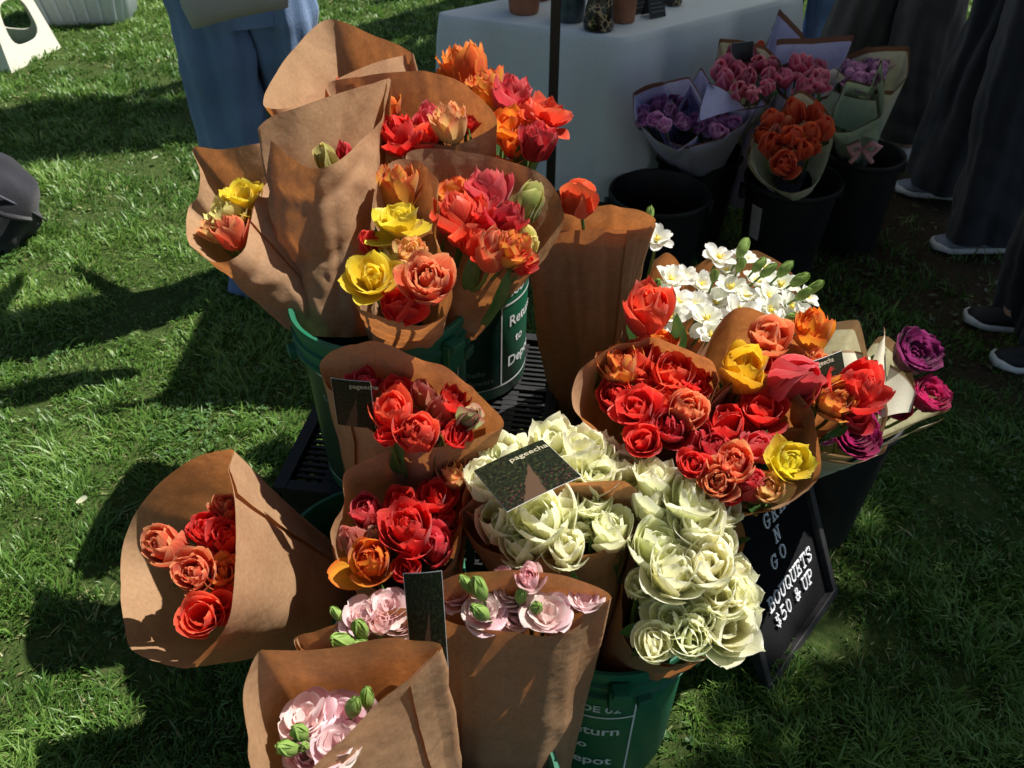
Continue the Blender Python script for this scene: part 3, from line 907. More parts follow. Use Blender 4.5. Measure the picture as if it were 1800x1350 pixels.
# ---------------------------------------------------------------- stall table, cloth and pots
TA, TB = Vector((-.232, 2.763, .74)), Vector((.313, 2.524, .74))
tl = (Vector((.908, 2.953, .74))-TB).normalized()*.80
corners = [TB, TB+tl, TA+tl, TA]
tc_ = sum(corners, Vector())/4
tab = empty('stall_table', (tc_.x, tc_.y, 0), 0, 'folding stall table hidden under the pale grey-blue cloth', 'table')
WOODT = plain('table_board', (.4, .38, .34), .6)
b = MB()
ins = [tc_ + (c-tc_)*.96 for c in corners]
loc0 = Vector((tc_.x, tc_.y, 0))
lo = [c - loc0 - Vector((0, 0, .035)) for c in ins]; hi = [c - loc0 - Vector((0, 0, .008)) for c in ins]
b.loft([lo, hi], cap=True); b.build('tabletop', WOODT, tab, False)
for c in ins:
    q = tc_ + (c-tc_)*.88 - loc0
    l = MB(); l.tube([(q.x, q.y, 0), (q.x, q.y, .70)], .016, 10); l.build('leg', METAL, tab)
def cloth_mat():
    m, nt, N, b, out = newmat('pale_blue_cloth')
    tc = N.new('ShaderNodeTexCoord')
    v = N.new('ShaderNodeTexVoronoi'); v.inputs['Scale'].default_value = 110; v.inputs['Randomness'].default_value = .25
    nt.links.new(tc.outputs['Object'], v.inputs['Vector'])
    f = maprange(nt, v.outputs['Distance'], .18, .34)
    n = noise_tex(nt, 5, 4)
    basec = ramp(nt, n, [(.3, (.60, .66, .68)), (.7, (.67, .73, .74))])
    c = mixc(nt, f, (.74, .76, .74, 1), basec)
    nt.links.new(c, b.inputs['Base Color']); b.inputs['Roughness'].default_value = .85; b.inputs['Sheen Weight'].default_value = .2
    fine = noise_tex(nt, 600, 2)
    nt.links.new(bump(nt, fine, .25, .001), b.inputs['Normal'])
    translucent_mix(nt, out, b, c, .12)
    return m
def tablecloth():
    per = []
    for i in range(4):
        a, bb = corners[i], corners[(i+1) % 4]; pv = corners[i-1]
        d1 = (a-pv).normalized(); d2 = (bb-a).normalized(); r = .035
        for k in range(7):
            t = k/6; p = (a-d1*r)*(1-t)**2 + a*2*t*(1-t) + (a+d2*r)*t*t
            per.append((p, (d1*(1-t)+d2*t), 1.0 if 0 < k < 6 else .5))
        n = 60
        for k in range(1, n):
            per.append(((a+d2*r).lerp(bb-d2*r, k/n), d2, 0))
    area = sum(per[i][0].x*per[(i+1) % len(per)][0].y - per[(i+1) % len(per)][0].x*per[i][0].y for i in range(len(per)))
    sg = 1 if area > 0 else -1
    outs = [Vector((d.y, -d.x, 0)).normalized()*sg for _, d, _ in per]
    M_ = len(per)
    Ls = [0]
    for i in range(M_): Ls.append(Ls[-1]+(per[(i+1) % M_][0]-per[i][0]).length)
    rings = []
    for s in (.0, .5, .9): rings.append([tc_ + (p-tc_)*s + Vector((0, 0, .004)) for p, _, _ in per])
    rings.append([p + Vector((0, 0, .004)) for p, _, _ in per])
    rows = 22
    for r in range(rows+1):
        f = r/rows; ring = []
        for i, (p, d, cn) in enumerate(per):
            L = Ls[i]
            fold = .034*math.sin(L*17+1.2*math.sin(L*3.1)) + .016*math.sin(L*41+2) + .02*mnoise.noise(Vector((L*5, 0, 3)))
            # the corner hangs as a soft cone
            near = min(abs(L-Ls[q]) for q in (0, 66, 132, 198, min(264, M_)))
            cone = .03*math.exp(-(near/.10)**2)
            o = .008 + .006*min(1, f*8) + f*(.018 + cone) + fold*f**.8
            drop = .46*f
            hem = 0.02*math.exp(-(near/.12)**2)*f
            ring.append(p + outs[i]*o + Vector((0, 0, .002-drop-hem)))
        rings.append(ring)
    b = MB(); b.loft(rings)
    o = b.build('tablecloth', cloth_mat(), None)
    tag(o, 'pale grey-blue patterned tablecloth hanging over the stall table', 'tablecloth')
tablecloth()
TERRA = plain('terracotta', (.30, .12, .065), .75, .2, 30, bmp=.1)
def pot(loc, label, mat, prof, name='plant_pot', group='pots on the stall table'):
    e = empty(name, loc, 0, label, 'pot', group)
    b = MB(); b.lathe(prof, 40); b.build('body', mat, e, auto=35)
    return e
ZT = .746
def on_table(px, py): p = az(px, py, ZT); return (p.x, p.y, ZT)
def potprof(r, h, flare=1.25, collar=True):
    rt = r*flare
    p = [(.001, .0), (r, 0), (r*1.03, .004), (rt, h*.74)]
    if collar: p += [(rt*1.10, h*.75), (rt*1.13, h), (rt*1.05, h)]
    else: p += [(rt*1.02, h), (rt*.94, h)]
    return p + [(rt*.9, h*.7), (r*.9, .012), (.001, .010)]
pot(on_table(921, 20), 'terracotta pot at the left end of the stall table', TERRA, potprof(.044, .12))
pot(on_table(948, -3), 'terracotta pot half hidden behind the black pole', TERRA, potprof(.035, .10))
GLAZE = plain('blue_grey_glaze', (.05, .075, .085), .25, .5, 25)
pot(on_table(1002, 34), 'dark blue-grey glazed pot right of the black pole', GLAZE, potprof(.042, .11, 1.1, False))
def mosaic():
    m, nt, N, b, out = newmat('black_gold_glaze')
    tc = N.new('ShaderNodeTexCoord')
    v = N.new('ShaderNodeTexVoronoi'); v.feature = 'DISTANCE_TO_EDGE'; v.inputs['Scale'].default_value = 60
    nt.links.new(tc.outputs['Object'], v.inputs['Vector'])
    n = noise_tex(nt, 30, 3)
    f = math_node(nt, 'MULTIPLY', maprange(nt, v.outputs['Distance'], .10, .04), maprange(nt, n, .45, .6))
    nt.links.new(mixc(nt, f, (.012, .010, .010, 1), (.5, .36, .2, 1)), b.inputs['Base Color']); b.inputs['Roughness'].default_value = .22
    return m
MOS = mosaic()
pot(on_table(1052, 50), 'black pot speckled with gold at the near table corner', MOS, [(.001, 0), (.043, 0), (.046, .01), (.040, .06), (.028, .11), (.030, .14), (.026, .14), (.024, .11), (.001, .10)], 'vase')
pot(on_table(1095, 36), 'terracotta pot beside the gold speckled black pot', TERRA, potprof(.034, .12, 1.15, False))
pot(on_table(1180, 6), 'black pot speckled with gold behind the little folded cards', MOS, [(.001, 0), (.032, 0), (.036, .02), (.030, .08), (.027, .08), (.001, .07)], 'vase')
CARDB = plain('black_card', (.014, .015, .018), .6)
def tent_card(px, py, rz, label, w=.06, h=.065):
    p = on_table(px, py)
    e = empty('price_card', p, rz, label, 'sign', 'folded black cards on the stall table')
    for sg in (-1, 1):
        b = MB(); b.bar((0, sg*.024, .001), (0, sg*.0012, h), w, .0012, (0, 1, 0))
        b.build('panel', CARDB, e, False)
    for q in range(3):
        t = text_flat(('pots', 'hand made', 'each')[q] if False else ('ooo', 'ooooo', 'ooo')[q], .011)
        bpy.data.meshes.remove(t)
    s = MB(); rg = random.Random(px)
    for q in range(4):
        z = h*(.78-.17*q); x = -w*.36
        while x < w*.34:
            l = rg.uniform(.004, .010)
            y = -.024+(.0228)*(z/h)-.0012
            s.box((x+l/2, y, z), (l, .0006, .0022)); x += l+.003
    s.build('writing', GREYP, e, False)
    return e
tent_card(1120, 20, R(38), 'folded black card on the table beside the terracotta pot')
tent_card(1148, 28, R(30), 'folded black card with white writing nearest the table edge')

# ---------------------------------------------------------------- tent over the stall
TENT = plain('tent_frame_black', (.012, .012, .013), .4)
def canvas():
    m, nt, N, b, out = newmat('white_canopy')
    c = ramp(nt, noise_tex(nt, 3, 3), [(.3, (.74, .74, .72)), (.7, (.8, .8, .78))])
    nt.links.new(c, b.inputs['Base Color']); b.inputs['Roughness'].default_value = .8
    translucent_mix(nt, out, b, c, .48)
    return m
CANV = canvas()
tent = empty('market_tent', (1.75, 3.8, 0), 0, 'market tent over the stall on slim black poles', 'tent')
tx0, ty0, tx1, ty1 = .112, 2.30, 3.3, 4.7
TL = Vector((1.75, 3.8, 0))
for x, y in ((tx0, ty0), (tx1, ty0), (tx0+.9, ty1), (tx1, ty1)):
    p = MB(); p.box((x-TL.x, y-TL.y, 1.09), (.026, .026, 2.18)); p.box((x-TL.x, y-TL.y, .006), (.09, .09, .012)); p.build('pole', TENT, tent, False, .003)
cx0, cy0, cx1, cy1 = tx0+.15, ty0+.02, tx1+.1, ty1+.1
ap = Vector(((cx0+cx1)/2, (cy0+cy1)/2, 2.95))-TL
b = MB()
q = [Vector((x, y, 2.18))-TL for x, y in ((cx0, cy0), (cx1, cy0), (cx1, cy1), (cx0, cy1))]
b.add(q+[ap], [(0, 1, 4), (1, 2, 4), (2, 3, 4), (3, 0, 4)])
b.build('canopy', CANV, tent, False)
b = MB()
for i in range(4):
    a, c = q[i], q[(i+1) % 4]
    b.add([a, c, c-Vector((0, 0, .2)), a-Vector((0, 0, .2))], [(0, 1, 2, 3)])
b.build('valance', CANV, tent, False)
# ---------------------------------------------------------------- people, seen from the waist down
SKIN = plain('skin', (.50, .29, .20), .5)
def denim(name, c1, c2):
    m, nt, N, b, out = newmat(name)
    tc = N.new('ShaderNodeTexCoord')
    n1 = noise_tex(nt, 4, 5, .6, tc.outputs['Object']); n2 = noise_tex(nt, 300, 3, .7, tc.outputs['Object'])
    f = math_node(nt, 'ADD', math_node(nt, 'MULTIPLY', n1, .7), math_node(nt, 'MULTIPLY', n2, .3))
    nt.links.new(ramp(nt, f, [(.32, c1), (.66, c2)]), b.inputs['Base Color'])
    b.inputs['Roughness'].default_value = .9; b.inputs['Specular IOR Level'].default_value = .15; b.inputs['Sheen Weight'].default_value = .2
    nt.links.new(bump(nt, math_node(nt, 'ADD', n2, math_node(nt, 'MULTIPLY', noise_tex(nt, 9, 4, .5, tc.outputs['Object']), 3.0)), .55, .006), b.inputs['Normal'])
    return m
def leg_rings(hip, ankle, knee, rad, seed, n=56, rows=60, fold=.021, stop=0.0):
    """trouser leg: rad = radii from hip to hem"""
    rings = []
    for j in range(rows+1):
        t = j/rows
        c = (hip.lerp(knee, t/.5) if t < .5 else knee.lerp(ankle, (t-.5)/.5))
        k = t*(len(rad)-1); i = min(int(k), len(rad)-2); r = rad[i] + (rad[i+1]-rad[i])*(k-i)
        ring = []
        for q in range(n):
            a = 2*math.pi*q/n
            w = mnoise.noise(Vector((math.cos(a)*1.5+seed, math.sin(a)*1.5, t*3.0+seed)))*fold
            w += fold*1.1*mnoise.noise(Vector((math.cos(a)*2.6+seed*2, math.sin(a)*2.6, t*1.6))) + fold*1.0*math.sin(a*3+seed+t*2)*t + fold*.8*mnoise.noise(Vector((math.cos(a)*.9, math.sin(a)*.9+t*11+seed, seed)))*(.35+abs(t-.5)*1.3)
            ring.append(Vector((c.x+math.cos(a)*(r*1.0+w), c.y+math.sin(a)*(r*1.08+w), c.z)))
        rings.append(ring)
    return rings
def shoe(parent, pos, yaw, upper, sole, L=.245, name='shoe', laces=None):
    e = MB(); s = MB()
    m = Matrix.Rotation(yaw, 3, 'Z')
    # stations heel -> toe (facing +Y)
    st = [(-.10, .55, .75, .095), (-.085, .85, 1, .100), (-.04, .95, 1, .098), (.01, .92, 1, .085), (.06, 1.0, 1, .065), (.11, 1.05, 1, .052), (.15, .85, 1, .045), (.168, .45, 1, .036)]
    up, lo = [], []
    for y, w, _, h in st:
        ww = .043*w; ru, rl = [], []
        for k in range(14):
            a = 2*math.pi*k/14
            ca, sa = math.cos(a), math.sin(a)
            ru.append(m @ Vector((ww*ca*(1 if sa < 0 else (1-.35*sa)), y*L/.27, .026 + (h-.02)*max(0, sa)**.8)) + pos)
            rl.append(m @ Vector(((ww+.004)*math.copysign(abs(ca)**.6, ca), (y*1.03)*L/.27, .014 + .014*math.copysign(abs(sa)**.5, sa) + (.008 if y > .14 else 0))) + pos)
        up.append(ru); lo.append(rl)
    e.loft(up, cap=True); s.loft(lo, cap=True)
    o = e.build(name, upper, parent)
    s.build('sole', sole, o)
    if laces:
        l = MB()
        for k in range(4):
            y = .015+.022*k; h = .078-.008*k
            l.tube([m @ Vector((-.022, y, h-.006))+pos, m @ Vector((0, y+.004, h+.004))+pos, m @ Vector((.022, y, h-.006))+pos], .003, 5)
        l.build('laces', laces, o)
    return o
def person(label, loc, yaw, pants, top, upper, sole, feet, rad, hips=(.105, .96), seed=1, hand=None, knees=None, toe=None, lift=.02, laces=None):
    """standing figure. feet: two (x, y) in its own frame, facing +Y; rad: trouser radii hip -> hem"""
    e = empty('person', loc, yaw, label, 'person')
    hx, hz = hips
    F = [Vector((f[0], f[1], 0)) for f in feet]
    cx = (F[0].x+F[1].x)/2; cy = (F[0].y+F[1].y)/2
    hip = [Vector((cx-hx, cy, hz-.08)), Vector((cx+hx, cy, hz-.08))]
    # body: one skinned surface
    J, E, RAD = [], [], []
    def j(p, r, to=None):
        J.append(Vector(p)); RAD.append(r)
        if to is not None: E.append((to, len(J)-1))
        return len(J)-1
    pel = j((cx, cy, hz), .13); sp = j((cx, cy, hz+.16), .125, pel); ch = j((cx, cy, hz+.36), .15, sp); nk = j((cx, cy, hz+.52), .06, ch); nk2 = j((cx, cy+.01, hz+.58), .055, nk)
    hd = j((cx, cy+.02, hz+.66), .09, nk2); hd2 = j((cx, cy+.015, hz+.75), .085, hd)
    for k in (0, 1):
        sg = -1 if k == 0 else 1
        h = j(hip[k], .085, pel); kn = j((knees[k] if knees else (F[k]+hip[k])/2 + Vector((0, .02, .0))), .06, h)
        an = j(F[k]+Vector((0, -.02, .10)), .04, kn); j(F[k]+Vector((0, .06, .04)), .034, an)
        sh = j((cx+sg*.19, cy, hz+.44), .055, ch)
        if hand and hand[0] == k: ha = Vector(hand[1]); el = (J[sh]+ha)/2 + Vector((sg*.06, -.08, -.04))
        else: ha = Vector((cx+sg*.12, cy+.27, hz+.24)); el = Vector((cx+sg*.24, cy+.02, hz+.17))
        elb = j(el, .042, sh); wr = j(ha.lerp(el, .12), .028, elb); pm = j(ha, .034, wr)
        dirn = (ha-el).normalized(); side = dirn.orthogonal().normalized()
        for f in range(4):
            b0 = j(ha+dirn*.035+side*(f-1.5)*.019, .010, pm); b1 = j(J[b0]+dirn*.032+Vector((0, .008, 0)), .0088, b0); j(J[b1]+dirn*.020+Vector((0, .016, -.004)), .0078, b1)
        t0 = j(ha+side*.034+dirn*.004, .012, pm); j(J[t0]+side*.014+dirn*.03, .009, t0)
    me = bpy.data.meshes.new('body'); me.from_pydata([tuple(p) for p in J], E, [])
    me.materials.append(SKIN)
    o = link('body', me, e)
    md = o.modifiers.new('skin', 'SKIN'); md.use_smooth_shade = True
    for i, r in enumerate(RAD): me.skin_vertices[0].data[i].radius = (r, r)
    me.skin_vertices[0].data[0].use_root = True
    o.modifiers.new('sub', 'SUBSURF').levels = 1
    o.modifiers['sub'].render_levels = 1
    # trousers
    tr = MB()
    for k in (0, 1):
        kn = Vector(knees[k]) if knees else (F[k]+hip[k])/2 + Vector((0, .02, .02))
        tr.loft(leg_rings(hip[k], Vector((F[k].x, F[k].y-.015, lift)), kn, rad, seed+k*5))
    rings = []
    for z, a, b2 in ((hz-.16, hx+rad[0]*.95, rad[0]*1.06), (hz-.06, hx+rad[0]*.98, rad[0]*1.12), (hz+.05, .175, .135), (hz+.14, .16, .122)):
        rings.append([Vector((cx+a*math.cos(2*math.pi*q/36), cy+b2*math.sin(2*math.pi*q/36), z)) for q in range(36)])
    tr.loft(rings)
    tr.build('trousers', pants, e)
    # top and sleeves
    tp = MB(); rings = []
    for z, a, b2 in ((hz+.02, .182, .142), (hz+.15, .172, .135), (hz+.34, .205, .15), (hz+.45, .20, .12), (hz+.50, .11, .09), (hz+.53, .068, .066)):
        rings.append([Vector((cx+a*math.cos(2*math.pi*q/36), cy+b2*math.sin(2*math.pi*q/36), z)) for q in range(36)])
    tp.loft(rings)
    tp.build('shirt', top, e)
    hb = MB(); hb.lathe([(.001, .80), (.06, .79), (.10, .73), (.108, .66), (.095, .58), (.05, .57)], 24, (cx, cy-.01, hz+.02)); hb.build('hair', plain('dark_hair', (.03, .02, .015), .6), e)
    for k in (0, 1):
        shoe(e, F[k], (toe[k] if toe else (-.1 if k else .1)), upper, sole, laces=laces)
    return e
JEAN = denim('blue_denim', (.10, .175, .33), (.19, .29, .47))
GREYT = denim('grey_wool', (.060, .054, .052), (.09, .08, .078))
DGREY = denim('charcoal_cloth', (.022, .022, .026), (.038, .038, .044))
BLKC = denim('black_cloth', (.012, .012, .015), (.022, .022, .026))
SHIRT = plain('white_cotton', (.62, .61, .58), .85)
NAVY = plain('navy_cotton', (.03, .04, .08), .85)
WSH = plain('white_shoe', (.60, .60, .60), .6); WSOLE = plain('white_sole', (.66, .66, .64), .6)
BSH = plain('black_shoe', (.012, .012, .013), .7)
BLSH = plain('blue_canvas_shoe', (.05, .07, .14), .8)
GRSH = plain('grey_blue_shoe', (.22, .25, .31), .7)
person('person in wide blue jeans standing on the grass behind the tall brown cone', (-.72, 2.42, 0), R(20), JEAN, NAVY, BLSH, plain('blue_sole', (.10, .12, .2), .8),
       [(-.092, -.03), (.088, .07)], [.10, .095, .086, .084, .090, .10], seed=3, hips=(.09, .98), toe=[.5, 2.7])
person('person in wide taupe trousers and white trainers behind the wrapped tulips', (1.47, 3.42, 0), R(120), GREYT, SHIRT, WSH, WSOLE,
       [(-.13, -.12), (.11, .12)], [.12, .115, .115, .12, .125, .13], seed=8, laces=WSOLE, lift=.10)
person('person in flared charcoal trousers stepping in at the right edge', (1.86, 2.80, 0), R(84), DGREY, SHIRT, GRSH, WSOLE,
       [(-.21, .22), (.20, .24)], [.12, .105, .10, .105, .115, .125], seed=12, hand=(1, (.06, .30, .86)), lift=.06, laces=WSOLE)
person('person at the right edge whose black slip-on shoes have white soles', (1.66, 2.02, 0), R(82), BLKC, NAVY, BSH, WSOLE,
       [(-.09, .11), (.10, .13)], [.12, .10, .09, .08, .075, .07], seed=17)
person('person in blue jeans standing in the shade behind the stall table', (1.42, 4.35, 0), R(170), JEAN, NAVY, BSH, WSOLE,
       [(-.1, 0), (.1, .02)], [.12, .11, .10, .09, .085, .085], seed=21)
person('person in dark clothes standing in the shade behind the stall', (1.12, 4.5, 0), R(190), BLKC, BLKC, BSH, WSOLE,
       [(-.1, 0), (.1, .02)], [.12, .11, .10, .09, .085, .085], seed=23)
# tote bag hanging at the side of the person in jeans
def tote():
    p = at(418, 8, 2.02)
    e = empty('tote_bag', (p.x, p.y, p.z), R(8), 'grey canvas tote bag hanging in front of the blue jeans', 'bag')
    m = denim('grey_canvas', (.38, .37, .36), (.47, .46, .45))
    b = MB(); rings = []
    w, d, h = .128, .045, .36
    for i in range(15):
        t = i/14; z = -.035 + h*t
        k = min(1, .55+.9*t**.5) ; kk = min(1, t*7)
        ring = []
        for q in range(40):
            a = 2*math.pi*q/40
            ca, sa = math.cos(a), math.sin(a)
            x = math.copysign(abs(ca)**.45, ca)*w*(.90+.1*kk); y = math.copysign(abs(sa)**.7, sa)*d*(1-.5*t)*(.35+.65*kk)
            zz = z + .012*math.sin(x*9+1)*(1-t) + .016*(x/w)*(1-t)
            ring.append(Vector((x, y + .010*mnoise.noise(Vector((x*12, t*4, 2))), zz)))
        rings.append(ring)
    c0 = [Vector((p_.x*.9, 0, p_.z)) for p_ in rings[0]]
    b.loft([c0]+rings)
    b.build('bag_body', m, e)
    for sy in (-1, 1):
        s = MB(); s.tube([(-.07, sy*.02, .31), (-.06, sy*.015, .48), (0, 0, .60), (.06, sy*.015, .48), (.07, sy*.02, .31)], .012, 8); s.build('strap', m, e)
tote()

# ---------------------------------------------------------------- things at the left edge
def stool():
    p = az(66, 112, 0)
    e = empty('step_stool', (-2.74, 4.64, 0), R(-14), 'white plastic step stool with cut-out sides on the grass', 'stool')
    m = plain('ivory_plastic', (.72, .70, .58), .4, .05)
    h, w0, w1, d0, d1 = .40, .24, .175, .20, .14
    b = MB()
    b.box((0, 0, h-.012), (w1*2, d1*2, .024)); b.build('seat', m, e, False, .006)
    def panel(a0, a1, c1, c0):
        """trapezoid wall with a rounded rectangular hole: a0,a1 foot corners, c1,c0 head corners"""
        mb = MB(); n = 8
        A = [Vector(x) for x in (a0, a1, c1, c0)]
        def P(u, v): return (A[0]*(1-u)+A[1]*u)*(1-v) + (A[3]*(1-u)+A[2]*u)*v
        outer, inner = [], []
        K = 32
        for k in range(K):
            t = 2*math.pi*k/K
            c, s = math.cos(t), math.sin(t)
            q = max(abs(c), abs(s))
            outer.append((.5+.5*c/q, .5+.5*s/q))
            pw = 3.2; rr = (abs(c)**pw+abs(s)**pw)**(-1/pw)
            inner.append((.5+.30*c*rr, .52+.27*s*rr))
        nrm = (A[1]-A[0]).cross(A[3]-A[0]).normalized()*.008
        o1 = [P(*x) for x in outer]; i1 = [P(*x) for x in inner]
        o2 = [x-nrm for x in o1]; i2 = [x-nrm for x in i1]
        mb.loft([o1, i1, i2, o2, o1])
        return mb
    F = [(-w0, -d0, 0), (w0, -d0, 0), (w0, d0, 0), (-w0, d0, 0)]; T = [(-w1, -d1, h-.02), (w1, -d1, h-.02), (w1, d1, h-.02), (-w1, d1, h-.02)]
    for i in range(4):
        k = (i+1) % 4
        panel(F[i], F[k], T[k], T[i]).build('side_panel', m, e, False, .002)
stool()
def bin_():
    e = empty('storage_tub', (-2.52, 5.36, 0), R(8), 'white plastic storage tub standing behind the step stool', 'tub')
    m = plain('bluish_white_plastic', (.58, .62, .70), .4, .05)
    b = MB(); rings = []
    for z, w, d in ((0, .24, .17), (.01, .25, .18), (.30, .30, .22), (.31, .315, .235), (.33, .315, .235), (.33, .295, .215), (.02, .235, .165)):
        ring = []
        for q in range(40):
            a = 2*math.pi*q/40; ca, sa = math.cos(a), math.sin(a)
            ring.append(Vector((math.copysign(abs(ca)**.35, ca)*w, math.copysign(abs(sa)**.35, sa)*d, z)))
        rings.append(ring)
    b.loft(rings, cap=True); b.build('body', m, e, auto=40)
    for q in range(6):
        r = MB(); x = -.2+.08*q; r.bar((x*.92, -.186, .03), (x*1.1, -.222, .29), .018, .008, (0, 1, 0)); r.build('rib', m, e, False, .002)
bin_()
def black_bag():
    e = empty('black_bag', (-1.83, 2.66, 0), R(14), 'black fabric bag slumped on the grass at the left edge', 'bag')
    m = denim('black_nylon', (.014, .014, .020), (.026, .026, .034))
    b = MB(); rings = []
    for i in range(26):
        t = i/25
        z = .36*t
        r = .20*math.sin(math.pi*(.10+.86*t))**.55
        ring = []
        for q in range(40):
            a = 2*math.pi*q/40
            w = .026*mnoise.noise(Vector((math.cos(a)*2, math.sin(a)*2, t*5))) + .010*math.sin(a*5+t*7)
            ring.append(Vector(((r+w)*math.cos(a) - .05*t*t, (r*.8+w)*math.sin(a), z + .015*math.sin(a*2))))
        rings.append(ring)
    b.loft(rings, cap=True); b.build('bag_body', m, e)
    s = MB(); s.tube([(.16, -.06, .10), (.12, -.14, .16), (.02, -.18, .25), (-.08, -.10, .36)], .010, 8); s.build('strap', m, e)
    s = MB(); s.tube([(.185, .02, .05), (.175, -.05, .12), (.12, -.12, .22), (.02, -.14, .31)], .004, 6); s.build('piping', plain('piping_grey', (.09, .09, .12), .6), e)
black_bag()
def fallen(px, py, label, pal='ivory'):
    p = az(px, py, .03)
    vs, fs, uv = petal(.03, .012, (80, 75, 60), 1.4, .2, random.Random(px), 4, 5, r0=.001)
    o = link('fallen_petal', mesh('fallen_petal', vs, fs, PETAL, True, uv), None, p)
    paint(o, pal, random.Random(1)); tag(o, label, 'petal', 'white petals on the grass')
fallen(133, 882, 'white petal on the sunlit grass left of the brown cone')
fallen(266, 279, 'white petal on the grass left of the blue jeans')
# ---------------------------------------------------------------- bouquets in the rear green pails
def inb(B, dx=0, dy=0, z=.10): return (B[0]+dx, B[1]+dy, B[2]+z)
KG = 'tulip bouquets wrapped in brown paper'
bouquet('tulip_bouquet', 'tall brown paper cone with one green bud just showing, in front of the blue jeans', az(600,585,.66),
  [(680,138,.985),(668,200,.955),(640,240,.945),(592,284,.94),(555,297,.94),(525,284,.94),(484,248,.95),(463,230,.965),(490,205,.985),(540,186,1.0),(600,163,1.005),(650,146,1.0)],
  [('bud',573,280,24,'greenish',0,(.2,-.3,0)),('tulip',606,268,18,'crimson',-.005)], zf=.925, seed=2, rb=.05, group=KG, overlap=.10, gap=.012, leaves=0, crumple=1.2)
bouquet('tulip_bouquet', 'brown paper cone with an empty looking mouth rising highest of all', inb(B2, -.04, .02),
  [(702,102,.955),(640,118,.955),(590,140,.95),(555,160,.945),(515,186,.945),(485,190,.95),(468,182,.955),(480,150,.965),(525,80,.98),(576,33,1.0),(640,62,.985),(708,98,.965)],
  [('double',600,168,32,'red',-.04)], zf=.93, seed=3, rb=.05, group=KG, overlap=.12, gap=.02)
bouquet('tulip_bouquet', 'brown paper bouquet of red and peach tulips behind the tall cone', inb(B2, .03, -.02),
  [(575,150,.95),(640,134,.965),(690,127,.97),(745,126,.975),(800,140,.97),(845,172,.965),(871,208,.95),(862,226,.93),(822,246,.915),(785,254,.91),(735,243,.91),(690,224,.92),(620,200,.93)],
  [('double',700,240,38,'red',-.012),('cup',757,217,36,'pinkred'),('peony',792,226,34,'peach',.012),('cup',684,192,24,'orange'),('double',748,250,36,'scarlet',-.02),('open',820,222,26,'red')], zf=.92, seed=4, rb=.05, group=KG, overlap=.08)
bouquet('tulip_bunch', 'loose bunch of orange and scarlet double tulips beside the black pole', inb(B2, .06, .06), None,
  [('peony',820,132,46,'orange'),('double',783,138,26,'amber',-.01),('peony',858,160,36,'flame',-.01),('peony',898,172,38,'pinkred',.0),('open',962,206,46,'scarlet',.01),('open',890,232,46,'amber',-.01),
   ('peony',944,258,40,'crimson',-.01),('double',905,262,34,'orange',-.03),('cup',845,185,30,'amber',-.03),('double',925,205,30,'scarlet',-.03)], zf=.885, seed=5, group='loose tulip bunches', cat='tulips', leaves=8)
bouquet('tulip_bouquet', 'brown paper bouquet of scarlet tulips with a pale green bud at its right', az(790,572,.66),
  [(760,372,.84),(735,320,.87),(716,272,.905),(765,262,.915),(850,273,.91),(935,297,.90),(972,330,.885),(987,374,.865),(976,420,.85),(948,462,.835),(912,478,.825),(868,462,.825),(815,420,.83)],
  [('double',798,345,34,'flame'),('cup',858,338,40,'pinkred',.01),('bud',924,363,34,'greenish',.012,(.3,0,.0)),('double',808,388,44,'scarlet'),('open',860,402,48,'red'),('peony',888,388,38,'crimson',.01),
   ('peony',897,445,40,'flame'),('bud',922,418,24,'lemon',-.01),('double',868,446,36,'coral'),('bud',935,432,16,'lemon'),('double',918,466,24,'red',-.02),('double',840,432,36,'scarlet',-.02)],
  zf=.86, seed=6, rb=.05, group=KG)
bouquet('tulip_bouquet', 'brown paper bouquet with two big yellow tulips at the front of the pail', az(712,588,.67),
  [(629,533,.84),(640,500,.85),(655,430,.87),(660,340,.90),(690,288,.92),(735,284,.92),(768,318,.905),(764,350,.895),(770,420,.875),(790,500,.85),(783,545,.835),(742,568,.825),(685,556,.828)],
  [('peony',699,340,42,'flame',.0),('open',700,395,54,'yellow',.015),('open',655,490,54,'yellow',.01,(-.25,-.2,0)),('peony',754,500,52,'coral',.01,(.15,-.2,0)),('peony',722,452,34,'peach',-.01),
   ('tulip',648,425,22,'red',-.01),('double',705,540,38,'red',-.03),('double',690,455,30,'lemon',-.03)], zf=.875, seed=7, rb=.05, group=KG, leaves=3, crumple=1.1)
bouquet('tulip_bouquet', 'brown paper bouquet leaning out to the left with pale yellow and peach tulips', az(578,572,.66),
  [(470,318,.87),(448,348,.86),(440,388,.845),(430,436,.83),(398,460,.82),(362,452,.82),(331,414,.82),(334,362,.835),(348,345,.85),(352,300,.88),(338,259,.905),(385,264,.915),(440,256,.925),(478,252,.925),(484,285,.90)],
  [('open',430,350,42,'yellow',.035),('double',402,380,34,'lemon',.015),('peony',408,415,32,'coral',-.005),('peony',380,410,28,'peach',-.01),('tulip',472,318,22,'red',.0),('double',450,330,26,'yellow')],
  zf=.82, seed=8, rb=.05, group=KG, leaves=2)

